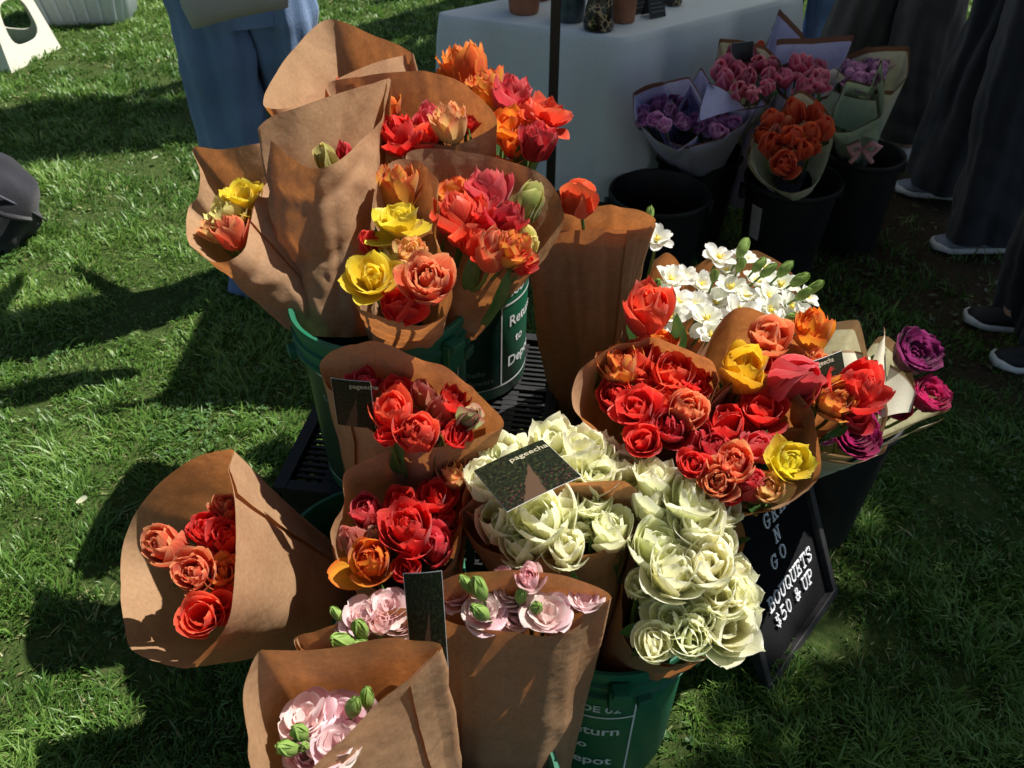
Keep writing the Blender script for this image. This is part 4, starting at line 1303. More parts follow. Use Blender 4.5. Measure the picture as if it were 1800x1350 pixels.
# ---------------------------------------------------------------- bouquets round the left green pail
bouquet('tulip_bouquet', 'brown paper bouquet of red tulips with a dark photo card at its left edge', inb(B3, .03, .06, .16),
  [(568,645,.745),(592,690,.725),(640,742,.705),(690,774,.70),(745,783,.70),(800,776,.705),(850,760,.715),(881,746,.73),(862,715,.745),(805,665,.765),(745,636,.78),(690,613,.785),(640,604,.785),(588,620,.77)],
  [('double',700,702,38,'red'),('bud',745,695,27,'greenred',.0),('cup',795,708,32,'red'),('bud',824,736,27,'bud',.01,(.3,-.1,0)),('double',690,732,36,'scarlet',.005),('double',735,764,40,'scarlet',.0),('bud',772,722,27,'greenred'),
   ('cup',640,680,30,'crimson'),('double',682,768,28,'red'),('double',805,768,28,'red',-.01),('cup',720,668,30,'crimson',-.01),('double',770,690,28,'red',-.02),('double',770,745,30,'crimson',-.02)],
  zf=.725, seed=9, rb=.05, group=KG)
bouquet('tulip_bouquet', 'brown paper bouquet of red tulips with an orange one at its front rim', inb(B3, .07, -.03, .16),
  [(850,790,.66),(838,840,.645),(812,905,.625),(796,978,.605),(752,1024,.592),(695,1046,.588),(640,1022,.59),(602,994,.598),(580,938,.615),(608,888,.635),(608,832,.66),(655,808,.675),(720,790,.685),(790,776,.69),(862,754,.695)],
  [('cup',645,902,34,'pinkred'),('double',708,890,38,'red'),('double',766,880,40,'red'),('peony',800,838,35,'peach',.015),('peony',722,940,52,'red',.012),('bud',661,942,22,'bud',.01),('bud',622,952,30,'greenred'),
   ('double',652,988,42,'amber',.0),('double',716,1002,26,'red',-.005),('double',762,965,36,'crimson',-.012),('double',690,920,30,'crimson',-.02),('double',780,930,26,'crimson',-.02)],
  zf=.62, seed=10, rb=.05, group=KG)
bouquet('tulip_bouquet', 'wide brown paper cone of red tulips lying out over the grass to the left', inb(B3, -.01, -.01, .20),
  [(405,795,.645),(402,830,.65),(412,880,.65),(414,950,.64),(410,1030,.615),(400,1088,.585),(372,1132,.555),(334,1169,.515),(312,1171,.50),(228,1130,.43),(214,1015,.43),(222,950,.46),(250,890,.51),(300,838,.57),(345,810,.605)],
  [('peony',300,966,40,'coral',.0),('cup',366,935,38,'red'),('peony',398,902,28,'coral'),('double',402,950,34,'red'),('peony',345,1010,40,'coral'),('peony',392,1015,36,'flame'),('double',360,1085,48,'scarlet',-.005),
   ('double',395,1062,36,'red',-.01),('double',372,975,32,'crimson',-.02)], zf=.56, seed=11, rb=.045, group=KG, lean=.35, crumple=.8, overlap=.10)

# ---------------------------------------------------------------- cream white tulips
WG = 'cream white tulip bouquets'
bouquet('tulip_bouquet', 'brown paper bouquet of cream white tulips below the tilted photo card', inb(B4, -.05, .03, .10),
  [(1133,888,.645),(1106,938,.625),(1050,970,.61),(960,981,.605),(885,970,.605),(832,944,.61),(808,904,.625),(850,876,.645),(920,862,.66),(990,856,.675),(1040,850,.685),(1085,846,.685),(1115,864,.67)],
  [('cup',880,925,40,'cream'),('cup',955,925,58,'cream',.005),('whitetulip',985,895,48,'ivory',.01),('whitetulip',1035,890,46,'cream',.01),('cup',1072,935,44,'cream'),('cup',995,968,40,'cream',-.01),('whitetulip',915,962,36,'ivory',-.015),('whitetulip',1010,925,40,'cream',-.015)],
  zf=.62, seed=12, rb=.045, group=WG, leaves=9, crumple=1.0, overlap=.08)
bouquet('tulip_bouquet', 'cream white tulips behind the tilted photo card', inb(B4, -.02, .06, .10),
  [(880,775,.68),(830,830,.655),(812,885,.635),(850,910,.625),(900,905,.62),(960,890,.62),(1050,870,.62),(1090,850,.63),(1060,815,.65),(1000,800,.665),(930,790,.675)],
  [('whitetulip',888,808,44,'ivory'),('cup',855,850,38,'ivory'),('whitetulip',1018,800,60,'cream',.01),('whitetulip',1065,812,42,'ivory'),('whitetulip',970,785,42,'ivory'),('cup',1098,830,36,'cream'),('whitetulip',1050,845,42,'ivory',-.01),('whitetulip',935,835,40,'ivory',-.03)],
  zf=.665, seed=13, rb=.04, group=WG, leaves=8, crumple=.8)
w13 = bouquet('tulip_bouquet', 'cream white tulips spilling over the right side of the CODE 02 pail', inb(B4, .04, .02, .12),
  [(1100,1108,.47),(1128,1150,.45),(1180,1166,.44),(1236,1160,.44),(1262,1110,.46),(1290,1020,.49),(1308,950,.52),(1280,900,.55),(1200,870,.565),(1130,900,.56),(1110,980,.53),(1100,1050,.50)],
  [('whitetulip',1150,852,46,'cream',.085),('cup',1142,892,38,'cream',.06),('whitetulip',1215,880,48,'cream',.08),('whitetulip',1232,930,50,'cream',.06),('cup',1150,965,48,'cream',.035),('whitetulip',1182,1012,58,'cream',.025),('cup',1242,1000,52,'cream',.03),('whitetulip',1272,905,32,'cream',.06),
   ('whitetulip',1272,1050,44,'cream'),('whitetulip',1180,1092,44,'cream',-.02,(-.1,-.3,0)),('whitetulip',1272,1098,62,'cream',-.03,(.2,-.35,0)),('whitetulip',1290,1010,34,'ivory',-.01),('whitetulip',1215,1050,40,'cream',-.03),('whitetulip',1200,960,44,'cream',.02),('whitetulip',1128,940,34,'ivory',.02),('whitetulip',1228,1092,36,'ivory',-.02),('whitetulip',1262,962,36,'ivory',.03),('whitetulip',1185,900,36,'ivory',.05),('whitetulip',1148,1132,34,'cream',-.035),('whitetulip',1212,1126,36,'cream',-.03),('whitetulip',1122,1035,32,'ivory',-.01),('whitetulip',1300,1050,30,'cream',-.01)],
  zf=.58, seed=14, rb=.05, group=WG, leaves=12, crumple=.8)
leaf(w13, az(1252, 990, .50), az(1318, 945, .56), .013, Vector((0, 0, 1)), random.Random(2))
leaf(w13, az(1110, 1150, .44), az(1160, 1090, .50), .014, Vector((0, 0, 1)), random.Random(3))
leaf(w13, az(1135, 1100, .46), az(1150, 1030, .56), .012, Vector((.4, 0, 1)), random.Random(4))

# ---------------------------------------------------------------- pale pink ranunculus
PG = 'pale pink bouquets in brown paper'
bouquet('ranunculus_bouquet', 'upright brown paper bouquet of pale pink blossoms with a straight fold down its front', inb(B8, .075, .075, .10),
  [(958,1110,.605),(1000,1096,.605),(1042,1066,.61),(1074,1050,.62),(1040,1028,.635),(985,1014,.645),(930,1008,.65),(850,1008,.65),(760,1028,.635),(762,1064,.62),(800,1090,.61),(850,1097,.605),(905,1102,.605)],
  [('ruffle',808,1050,40,'pink'),('ruffle',850,1078,40,'pink'),('ruffle',898,1045,38,'pink'),('ruffle',960,1080,48,'pink',.012),('ruffle',1030,1060,36,'pink',.01),('peony',930,1022,26,'blush',.035),('ruffle',905,1085,36,'blush',-.01),('ruffle',990,1058,30,'pink',-.005),('ranun',885,1015,18,'blush',.02)],
  zf=.60, seed=15, rb=.075, group=PG, cat='bouquet', buds=[(846,1042,18,.03),(828,1034,14,.03),(850,1080,17,.02),(915,1052,14,.02),(940,1070,15,.015)], leaves=0, crumple=.55, overlap=.10, gap=.008)
bouquet('ranunculus_bouquet', 'pale pink blossoms in a low brown wrap left of the upright photo card', inb(B8, -.02, .07, .10),
  [(525,1120,.565),(536,1142,.555),(590,1146,.55),(660,1138,.55),(720,1132,.555),(770,1120,.56),(760,1085,.585),(712,1072,.60),(650,1088,.595),(600,1100,.585),(560,1112,.575)],
  [('ruffle',640,1085,44,'pink',.01),('ruffle',682,1068,38,'pink',.015),('ruffle',620,1100,34,'pink'),('ruffle',700,1100,36,'blush'),('peony',668,1100,26,'blush',.01)],
  zf=.575, seed=16, rb=.06, group=PG, buds=[(612,1130,20,.03),(636,1112,18,.03),(640,1135,13,.02),(598,1085,12,.01)], leaves=0, crumple=.7)
bouquet('ranunculus_bouquet', 'brown paper bouquet of pale pink blossoms nearest the viewer', inb(B8, -.06, -.02, .12),
  [(770,1142,.665),(725,1184,.655),(662,1236,.645),(600,1300,.635),(545,1352,.625),(500,1400,.615),(462,1395,.615),(438,1310,.63),(432,1220,.65),(455,1152,.675),(475,1146,.68),(540,1150,.685),(650,1131,.685),(735,1131,.68)],
  [('ruffle',540,1262,54,'pink',.0),('ruffle',600,1258,44,'pink',-.01),('ruffle',590,1310,48,'pink',.005),('ruffle',540,1330,44,'pink',-.01),('ruffle',640,1260,34,'pink',-.015)],
  zf=.60, seed=17, rb=.075, group=PG, buds=[(530,1290,19,.025),(514,1316,19,.02),(620,1248,19,.02),(646,1234,16,.02),(538,1312,10,.02)], leaves=0, crumple=.7, overlap=.09)

# ---------------------------------------------------------------- right-hand group
tp_ = bouquet('tulip_bouquet', 'tall plain brown paper cone with one red tulip standing out of its top', inb(B7, -.07, -.03, .22),
  [(1146,392,.83),(1142,398,.825),(1080,402,.815),(1000,402,.815),(940,408,.82),(925,396,.83),(970,378,.84),(1060,366,.845),(1115,370,.845),(1145,384,.835)],
  [('tulip',1018,352,36,'vermil',.0)], zf=.875, seed=18, rb=.045, group=KG, leaves=0, lean=.15, crumple=.9, overlap=.12)
wrap(tp_, [az(px, py, z) for px, py, z in [(1138,415,.80),(1080,420,.785),(1000,420,.785),(952,420,.80),(1000,398,.80),(1060,390,.80),(1115,392,.80)]], Vector(inb(B7, -.07, -.03, .22)), .038, KRAFT, seed=61, name='added_inner_paper')  # added inner sheet, keeps sunlight from glowing through the cone's front
bouquet('blossom_bouquet', 'white open blossoms with green buds in brown paper at the shade edge', inb(B7, .05, -.02, .24),
  [(1185,560,.60),(1215,585,.585),(1255,605,.58),(1310,598,.585),(1390,575,.59),(1410,520,.61),(1380,470,.635),(1330,445,.65),(1270,450,.65),(1215,480,.635),(1190,520,.615)],
  [('anemone',1264,452,34,'white',.02),('anemone',1285,505,36,'white'),('anemone',1242,560,36,'white',.0),('anemone',1332,495,32,'white'),('anemone',1300,548,36,'white'),('anemone',1372,500,32,'white'),('anemone',1392,540,34,'white'),
   ('anemone',1418,522,26,'white'),('anemone',1355,545,30,'white'),('anemone',1232,500,28,'white'),('anemone',1310,455,28,'white'),('anemone',1260,530,30,'white',-.02),('anemone',1340,572,28,'white'),('anemone',1275,475,28,'white'),('anemone',1312,520,28,'white'),('anemone',1352,520,28,'white'),('anemone',1222,535,28,'white'),('anemone',1250,588,26,'white',-.01),('anemone',1285,580,28,'white',-.01),('anemone',1345,470,24,'white'),('anemone',1405,558,26,'white'),('anemone',1380,565,26,'white',-.01)],
  zf=.645, seed=19, rb=.045, group='white blossom bouquets', buds=[(1303,442,13,.03),(1330,470,11,.03),(1345,480,11,.03),(1375,478,12,.03),(1400,495,13,.03),(1408,520,12,.03),(1388,560,12,.03),(1300,470,10,.03),(1255,488,10,.03),(1425,510,11,.03)], leaves=0)
bouquet('blossom_bouquet', 'white open blossoms tucked behind the tall plain brown cone', inb(B7, .0, .0, .24),
  [(1150,470,.66),(1150,560,.61),(1175,590,.60),(1205,580,.605),(1210,530,.63),(1200,480,.65),(1175,450,.67)],
  [('anemone',1155,420,30,'white',.03),('anemone',1180,492,34,'white'),('anemone',1192,530,32,'white'),('anemone',1160,520,28,'white'),('anemone',1178,556,32,'white'),('anemone',1205,485,22,'white')],
  zf=.67, seed=20, rb=.035, group='white blossom bouquets', buds=[(1140,385,10,.04),(1155,500,10,.02)], leaves=0)
bouquet('tulip_bouquet', 'brown paper bouquet of scarlet tulips, one tall red bloom above the rest', inb(B5, -.06, -.04, .28),
  [(1245,690,.73),(1212,758,.70),(1150,770,.69),(1128,798,.68),(1095,795,.68),(1050,752,.695),(1013,718,.715),(1012,680,.735),(1035,642,.755),(1085,612,.77),(1150,600,.775),(1215,625,.77),(1250,650,.755)],
  [('double',1138,550,46,'scarlet',.075,(.1,-.1,.2)),('peony',1092,650,42,'flame',.01),('double',1125,640,44,'scarlet'),('cup',1160,612,34,'orange',.0),('double',1178,660,44,'scarlet'),('double',1212,680,38,'red'),('open',1122,722,48,'red'),
   ('peony',1205,726,38,'coral'),('double',1225,660,30,'scarlet'),('double',1132,778,36,'red',-.02),('double',1165,705,36,'scarlet',-.01),('double',1085,700,32,'red',-.02),('double',1180,755,32,'crimson',-.02)],
  zf=.72, seed=21, rb=.05, group=KG)
bouquet('tulip_bouquet', 'brown paper bouquet of coral and orange tulips beside the cream paper', inb(B5, .03, .0, .28),
  [(1224,650,.72),(1245,600,.74),(1292,545,.765),(1342,552,.765),(1385,590,.75),(1440,650,.72),(1490,700,.695),(1470,745,.675),(1420,752,.67),(1350,740,.675),(1270,720,.69)],
  [('cup',1350,596,40,'coral',.02),('peony',1427,590,38,'amber',.01),('cup',1306,655,42,'gold',.01),('tulip',1395,672,50,'pinkred',.01,(.2,-.2,-.1)),('peony',1465,706,40,'flame',.0),('double',1498,690,46,'red',.0,(.3,0,0)),
   ('double',1350,650,32,'scarlet',-.01),('peony',1430,650,30,'coral',-.02),('double',1500,735,34,'crimson',-.02)],
  zf=.725, seed=22, rb=.05, group=KG, overlap=.1)
bouquet('tulip_bouquet', 'brown paper bouquet of red tulips with one large yellow tulip at its right rim', inb(B5, .02, -.06, .30),
  [(1240,722,.715),(1280,680,.735),(1322,655,.745),(1380,668,.74),(1420,715,.72),(1440,770,.695),(1434,840,.66),(1388,878,.66),(1325,895,.655),(1265,886,.65),(1200,850,.645),(1142,802,.665),(1150,768,.68),(1195,764,.69)],
  [('cup',1272,752,38,'red'),('open',1340,728,50,'red',.01),('cup',1258,792,32,'crimson',-.01),('peony',1292,822,38,'coral',.01),('open',1385,815,50,'yellow',.012,(.2,-.2,0)),('double',1350,862,34,'peach',-.01),('double',1325,790,36,'pinkred'),
   ('peony',1216,820,30,'red'),('double',1318,858,30,'crimson',-.012),('peony',1262,852,32,'coral'),('double',1225,780,30,'crimson',-.02),('double',1295,770,32,'red',-.02),('double',1280,868,24,'red',-.02)],
  zf=.69, seed=23, rb=.05, group=KG)
rn = bouquet('ranunculus_bouquet', 'magenta ranunculus in cream paper with brown edges leaning to the right', inb(B6, -.03, -.02, .24),
  [(1540,772,.54),(1600,745,.555),(1668,716,.575),(1655,700,.585),(1610,690,.60),(1600,640,.615),(1562,598,.63),(1545,600,.63),(1520,640,.62),(1490,690,.60),(1480,740,.575)],
  [('ranun',1602,628,46,'purple',.04,(.25,-.1,.2)),('ranun',1628,702,36,'cerise',.0,(.3,-.2,.1)),('ranun',1575,720,26,'cerise',-.03)], zf=.575, seed=24, rb=.035, mat=CREAM_R, group='ranunculus bouquets in cream paper',
  sharp=True, leaves=2, crumple=.4, overlap=.2, gap=.012)
bouquet('ranunculus_bouquet', 'dark magenta ranunculus below the red tulips in a cream wrap with a tall back sheet', inb(B6, -.06, -.05, .24),
  [(1440,790,.54),(1500,800,.53),(1545,780,.545),(1556,720,.58),(1545,660,.615),(1525,645,.63),(1508,570,.67),(1450,574,.67),(1440,640,.62),(1425,720,.57)],
  [('ranun',1495,765,46,'magenta',.02,(-.05,-.3,0)),('ranun',1470,740,34,'cerise',.0),('ranun',1535,715,22,'magenta',.0),('ranun',1450,770,20,'lilac',-.01)], zf=.565, seed=25, rb=.035, mat=CREAM_R, group='ranunculus bouquets in cream paper',
  sharp=True, leaves=3, crumple=.35, overlap=.2, gap=.012)
for q in [((1512,700,.585),(1560,680,.59),(1552,575,.65),(1545,600,.64)), ((1470,690,.59),(1530,690,.595),(1530,625,.625),(1462,618,.625)), ((1545,735,.565),(1600,725,.57),(1610,690,.60),(1565,640,.615))]:
    sheet(rn, [az(*c) for c in q], CREAM_R, seed=q[0][0])

# ---------------------------------------------------------------- photo cards tucked into the bouquets
def card_mat():
    m, nt, N, b, out = newmat('garden_photo_print')
    tc = N.new('ShaderNodeTexCoord'); uvs = tc.outputs['UV']
    sx = N.new('ShaderNodeSeparateXYZ'); nt.links.new(uvs, sx.inputs[0]); u, v = sx.outputs[0], sx.outputs[1]
    n = noise_tex(nt, 20, 4, .65, uvs); n2 = noise_tex(nt, 34, 3, .6, uvs); n3 = noise_tex(nt, 5, 3, .5, uvs)
    c = ramp(nt, n, [(.40, (.003, .004, .003)), (.55, (.010, .016, .006)), (.72, (.045, .06, .018))])
    fl = math_node(nt, 'MULTIPLY', maprange(nt, n2, .64, .69), maprange(nt, v, .25, .55))
    c = mixc(nt, fl, c, (.16, .11, .03, 1))
    fl2 = math_node(nt, 'MULTIPLY', maprange(nt, n2, .60, .66), maprange(nt, v, .45, .25))
    c = mixc(nt, fl2, c, (.25, .05, .06, 1))
    d = math_node(nt, 'ABSOLUTE', math_node(nt, 'SUBTRACT', math_node(nt, 'ADD', u, math_node(nt, 'MULTIPLY', math_node(nt, 'SUBTRACT', n3, .5), .1)), math_node(nt, 'ADD', .38, math_node(nt, 'MULTIPLY', v, .35))))
    pw = math_node(nt, 'SUBTRACT', .16, math_node(nt, 'MULTIPLY', v, .24))
    pth = maprange(nt, math_node(nt, 'SUBTRACT', pw, d), -.01, .02)
    c = mixc(nt, pth, c, (.085, .05, .03, 1))
    nt.links.new(c, b.inputs['Base Color']); b.inputs['Roughness'].default_value = .55; b.inputs['Specular IOR Level'].default_value = .2
    return m
CARDM = card_mat()
CARDBLK = plain('card_black', (.012, .012, .012), .4)
CARDED = plain('card_white_edge', (.7, .7, .68), .6)
GOLDT = plain('pale_lettering', (.46, .42, .29), .6)
def photo_card(label, a, b_, d, text=None, tsize=.2, tpos=(.45, .84), rot=0, mat=None):
    """a = lower left, b_ = lower right, d = upper left corner (pixel, pixel, height) of the printed face"""
    A, B = az(*a), az(*b_)
    D = min((az(d[0], d[1], d[2]+q*.002) for q in range(-30, 31)), key=lambda P: abs((P-A).normalized().dot((B-A).normalized())))
    Ux = (B-A); w = Ux.length; Ux.normalize(); V = (D-A); V = V - Ux*V.dot(Ux); h = V.length; V.normalize(); Nn = Ux.cross(V)
    M = Matrix((Ux, V, Nn)).transposed().to_4x4()
    e = empty('photo_card', A, 0, label, 'card', 'dark photo cards tucked into the bouquets')
    n = 6; vs, uv, fs = [], [], []
    bend = lambda u, v: .0025*math.sin(u*2.4+.4)
    for i in range(n+1):
        for j in range(n+1):
            u, v = j/n, i/n
            vs.append(M.to_3x3() @ Vector((u*w, v*h, bend(u, v)))); uv.append((u, v))
    for i in range(n):
        for j in range(n):
            k = i*(n+1)+j; fs.append((k, k+1, k+n+2, k+n+1))
    me = mesh('printed_face', vs, fs, mat or CARDM, True, uv)
    link('printed_face', me, e)
    bk = [M.to_3x3() @ Vector((-.0006+u*(w+.0012), -.0006+v*(h+.0012), bend(u, v)-.0007)) for i in range(n+1) for j in range(n+1) for u, v in ((j/n, i/n),)]
    link('card_back', mesh('card_back', bk, [tuple(reversed(f)) for f in fs], CARDED, True), e)
    if text:
        t = text_flat(text, tsize*min(w, h), bold=.0012*tsize*5*min(w,h))
        t.transform(Matrix.Rotation(rot, 4, 'Z'))
        for v in t.vertices:
            x, y = v.co.x + tpos[0]*w, v.co.y + tpos[1]*h
            v.co = M.to_3x3() @ Vector((x, y, bend(x/w, y/h)+.0006))
        t.materials.clear(); t.materials.append(GOLDT)
        link('lettering', t, e)
    return e
photo_card('dark pageecha card at the left edge of the red bouquet under the green pail', (594,745,.715), (660,752,.715), (582,664,.775), 'pageecha', .20, (.46,.85))
photo_card('dark garden photo card lying tilted over the cream white tulips', (892,900,.735), (1022,838,.75), (812,838,.76), 'pageecha', .15, (.44, .80))
photo_card('dark garden photo card standing upright between the pale pink bouquets', (725,1185,.585), (788,1180,.585), (680,1010,.665))
photo_card('dark photo card between the orange tulips and the cream paper', (1425,692,.725), (1488,668,.725), (1415,640,.745), 'pageecha', .24, (.15,.78))

# ---------------------------------------------------------------- shaded bouquets by the stall
K1, K2, K3, K4 = (.444, 2.354, 0), (.62, 2.70, 0), (.885, 2.49, 0), (1.17, 2.68, 0)
black_bucket(K1, 'empty black bucket standing in front of the stall table', h=.35, rt=.152)
black_bucket(K2, 'black bucket under the lilac tulips in lavender paper', h=.33, rt=.15)
black_bucket(K3, 'black bucket with a pale sticker under the orange red tulips', h=.33, rt=.15, sticker=R(-150))
black_bucket(K4, 'black bucket holding the pale green paper wrap with a pink bow', h=.33, rt=.13, sticker=R(-165))
def many(kind, cx, cy, rx, ry, n, r, pal, rng, dz=0):
    out = []; tries = 0
    while len(out) < n and tries < 4000:
        tries += 1
        a, q = rng.uniform(0, 6.28), math.sqrt(rng.random())
        x, y = cx+rx*q*math.cos(a), cy+ry*q*math.sin(a)
        if all((x-o[1])**2+((y-o[2])*1.25)**2 > (r*1.35)**2 for o in out):
            out.append((kind, x, y, r*rng.uniform(.9, 1.15), pal if isinstance(pal, str) else rng.choice(pal), dz+rng.uniform(-.012, .012)))
    return out
SG = 'bouquets in pastel paper in the shade'
rg = random.Random(31)
bouquet('tulip_bouquet', 'lilac tulips in lavender paper close against the tablecloth', az(1195,268,.29),
  [(1115,165,.66),(1150,150,.68),(1210,135,.70),(1232,175,.66),(1225,235,.60),(1190,260,.57),(1150,240,.585),(1118,205,.62)], many('double',1165,195,38,32,13,15,'lilac',rg), zf=.60, rb=.06, lean=.1, seed=41, mat=LAVENDER, group=SG, sharp=True, leaves=10, crumple=.5, leaf_len=.09)
bouquet('tulip_bouquet', 'lilac tulips in a lavender wrap with a pointed corner above the empty bucket', az(1232,280,.29),
  [(1157,216,.60),(1178,248,.57),(1212,256,.56),(1262,242,.57),(1312,210,.60),(1338,170,.64),(1345,185,.62),(1290,195,.60),(1250,150,.67),(1233,120,.70),(1210,165,.65),(1180,215,.60)],
  many('double',1245,215,46,20,11,14,'lilac',rg), zf=.575, rb=.075, lean=.1, seed=42, mat=LAVENDER, group=SG, sharp=True, leaves=12, crumple=.6, leaf_len=.09)
sheet(bpy.data.objects[[o.name for o in bpy.data.objects if o.get('label','').startswith('lilac tulips in a lavender wrap')][0]], [az(1225,215,.60), az(1310,190,.61), az(1300,180,.63), az(1245,145,.67)], LAVENDER, seed=5)
bouquet('tulip_bouquet', 'bouquet of many rose pink tulips with a black card behind, by the table side', az(1290,248,.29),
  [(1260,150,.64),(1258,110,.67),(1266,68,.71),(1300,72,.715),(1345,82,.71),(1370,110,.68),(1372,150,.63),(1350,175,.60),(1310,182,.59),(1275,172,.61)],
  many('tulip',1313,132,48,34,15,16,'rose',rg), zf=.66, lean=.1, seed=43, mat=CREAM, group=SG, sharp=True, leaves=6, crumple=.4)
bouquet('tulip_bouquet', 'rose pink tulips in front of a tall lavender sheet with a straight top edge', (K3[0]+.02, K3[1]+.12, .14),
  [(1368,150,.62),(1366,70,.71),(1430,68,.715),(1500,63,.72),(1470,130,.65),(1455,165,.60),(1420,175,.59),(1385,170,.60)],
  many('double',1412,138,34,20,9,19,'rose',rg), zf=.64, lean=.1, seed=44, mat=LAVENDER, group=SG, sharp=True, leaves=4, crumple=.4)
bouquet('tulip_bouquet', 'tall pointed lavender paper wrap rising behind the rose pink tulips', (K3[0]-.10, K3[1]+.20, .14),
  [(1340,100,.66),(1355,60,.70),(1370,16,.75),(1376,22,.745),(1412,62,.70),(1400,100,.66),(1370,115,.64)],
  [('tulip',1335,85,10,'vermil')], zf=.66, seed=45, mat=LAVENDER, group=SG, sharp=True, leaves=0, crumple=.4)
bouquet('tulip_bouquet', 'lilac tulips in cream paper furthest right by the taupe trousers', (K4[0]+.02, K4[1]+.12, .16),
  [(1490,100,.66),(1530,84,.68),(1597,82,.68),(1595,130,.63),(1570,158,.60),(1530,155,.59),(1495,140,.61)],
  many('double',1520,122,36,24,11,15,'lilac',rg), zf=.63, seed=46, mat=CREAM, group=SG, sharp=True, leaves=8, crumple=.4)
bouquet('tulip_bouquet', 'orange red tulips in cream paper with a dark edge', az(1395,322,.29),
  [(1318,255,.58),(1320,290,.54),(1345,322,.50),(1390,338,.485),(1430,322,.50),(1452,285,.54),(1462,235,.59),(1450,195,.63),(1405,160,.67),(1370,200,.63),(1335,225,.61)],
  [('tulip',1358,215,24,'vermil',.02),('tulip',1395,200,24,'vermil',.03),('tulip',1432,205,22,'vermil',.02),('tulip',1352,255,22,'vermil',.0),('tulip',1388,243,25,'vermil',.025),('tulip',1420,240,22,'vermil',.01),('tulip',1446,228,22,'vermil',.01),
   ('tulip',1376,225,20,'coral',.0),('tulip',1410,265,20,'vermil',.0),('tulip',1360,262,20,'vermil',-.01),('double',1380,290,24,'vermil',-.02),('tulip',1384,270,18,'coral',-.01),('tulip',1340,240,18,'vermil',-.01),('bud',1362,232,12,'greenred',.02),('tulip',1428,260,18,'vermil',-.01)],
  zf=.59, rb=.05, lean=.15, seed=47, mat=CREAM, group=SG, sharp=False, leaves=5, crumple=.6)
gw = bouquet('tulip_bouquet', 'closed pale green paper wrap tied with a pink bow in the rightmost black bucket', az(1508,268,.29),
  [(1460,225,.56),(1470,190,.60),(1490,140,.66),(1530,150,.66),(1548,105,.71),(1552,150,.66),(1548,200,.60),(1520,215,.57),(1490,230,.555)],
  [('tulip',1520,175,12,'lilac',-.03)], zf=.60, rb=.05, seed=48, mat=SAGE, group=SG, sharp=True, leaves=0, crumple=.9, squash=.8)
sheet(gw, [az(1440,205,.545), az(1545,245,.50), az(1540,175,.62), az(1450,150,.62)], SAGE, seed=9, sag=-.035)
sheet(gw, [az(1395,160,.60), az(1440,170,.56), az(1488,135,.65), az(1470,128,.64)], CREAM, seed=19, sag=-.03)
pb = az(1515, 262, .45)
bow = MB()
for sx in (-1, 1):
    bow.tube([pb, pb+Vector((sx*.022, -.01, .022)), pb+Vector((sx*.045, -.012, .012)), pb+Vector((sx*.03, -.012, -.012)), pb], [.004, .010, .011, .009, .004], 8)
    bow.tube([pb, pb+Vector((sx*.02, -.015, -.02)), pb+Vector((sx*.034, -.02, -.035))], [.004, .008, .007], 6)
bow.build('pink_bow', plain('pink_ribbon', (.62, .28, .28), .5), gw).location = -gw.location
photo_card('plain black card standing in the rose pink tulip bouquet', (1284,112,.665), (1322,108,.665), (1286,76,.70), mat=CARDBLK)
# ---------------------------------------------------------------- grass
def grass_mat():
    m, nt, N, b, out = newmat('grass_blade')
    a = N.new('ShaderNodeAttribute'); a.attribute_name = 'tint'
    tc = N.new('ShaderNodeTexCoord')
    sx = N.new('ShaderNodeSeparateXYZ'); nt.links.new(tc.outputs['Object'], sx.inputs[0])
    c = ramp(nt, a.outputs['Fac'], [(0, (.040, .098, .015)), (.35, (.092, .200, .032)), (.7, (.175, .300, .055)), (.9, (.27, .37, .11)), (1.0, (.36, .33, .17))])
    nt.links.new(c, b.inputs['Base Color']); b.inputs['Roughness'].default_value = .42; b.inputs['Specular IOR Level'].default_value = .4
    translucent_mix(nt, out, b, c, .33)
    return m
def smooth(x, a, b):
    t = np.clip((x-a)/(b-a), 0, 1); return t*t*(3-2*t)
def waves(X, Y, f, seed, k=9):
    """smooth random field, about -1..1"""
    r = np.random.RandomState(seed); out = np.zeros_like(X)
    for q in range(k):
        a = r.rand()*2*np.pi; ff = f*(.6+.9*r.rand())
        out += np.sin(ff*(X*np.cos(a)+Y*np.sin(a)) + r.rand()*6.28 + 1.1*np.sin(ff*.6*(Y*np.cos(a)-X*np.sin(a))))
    return out/np.sqrt(k)
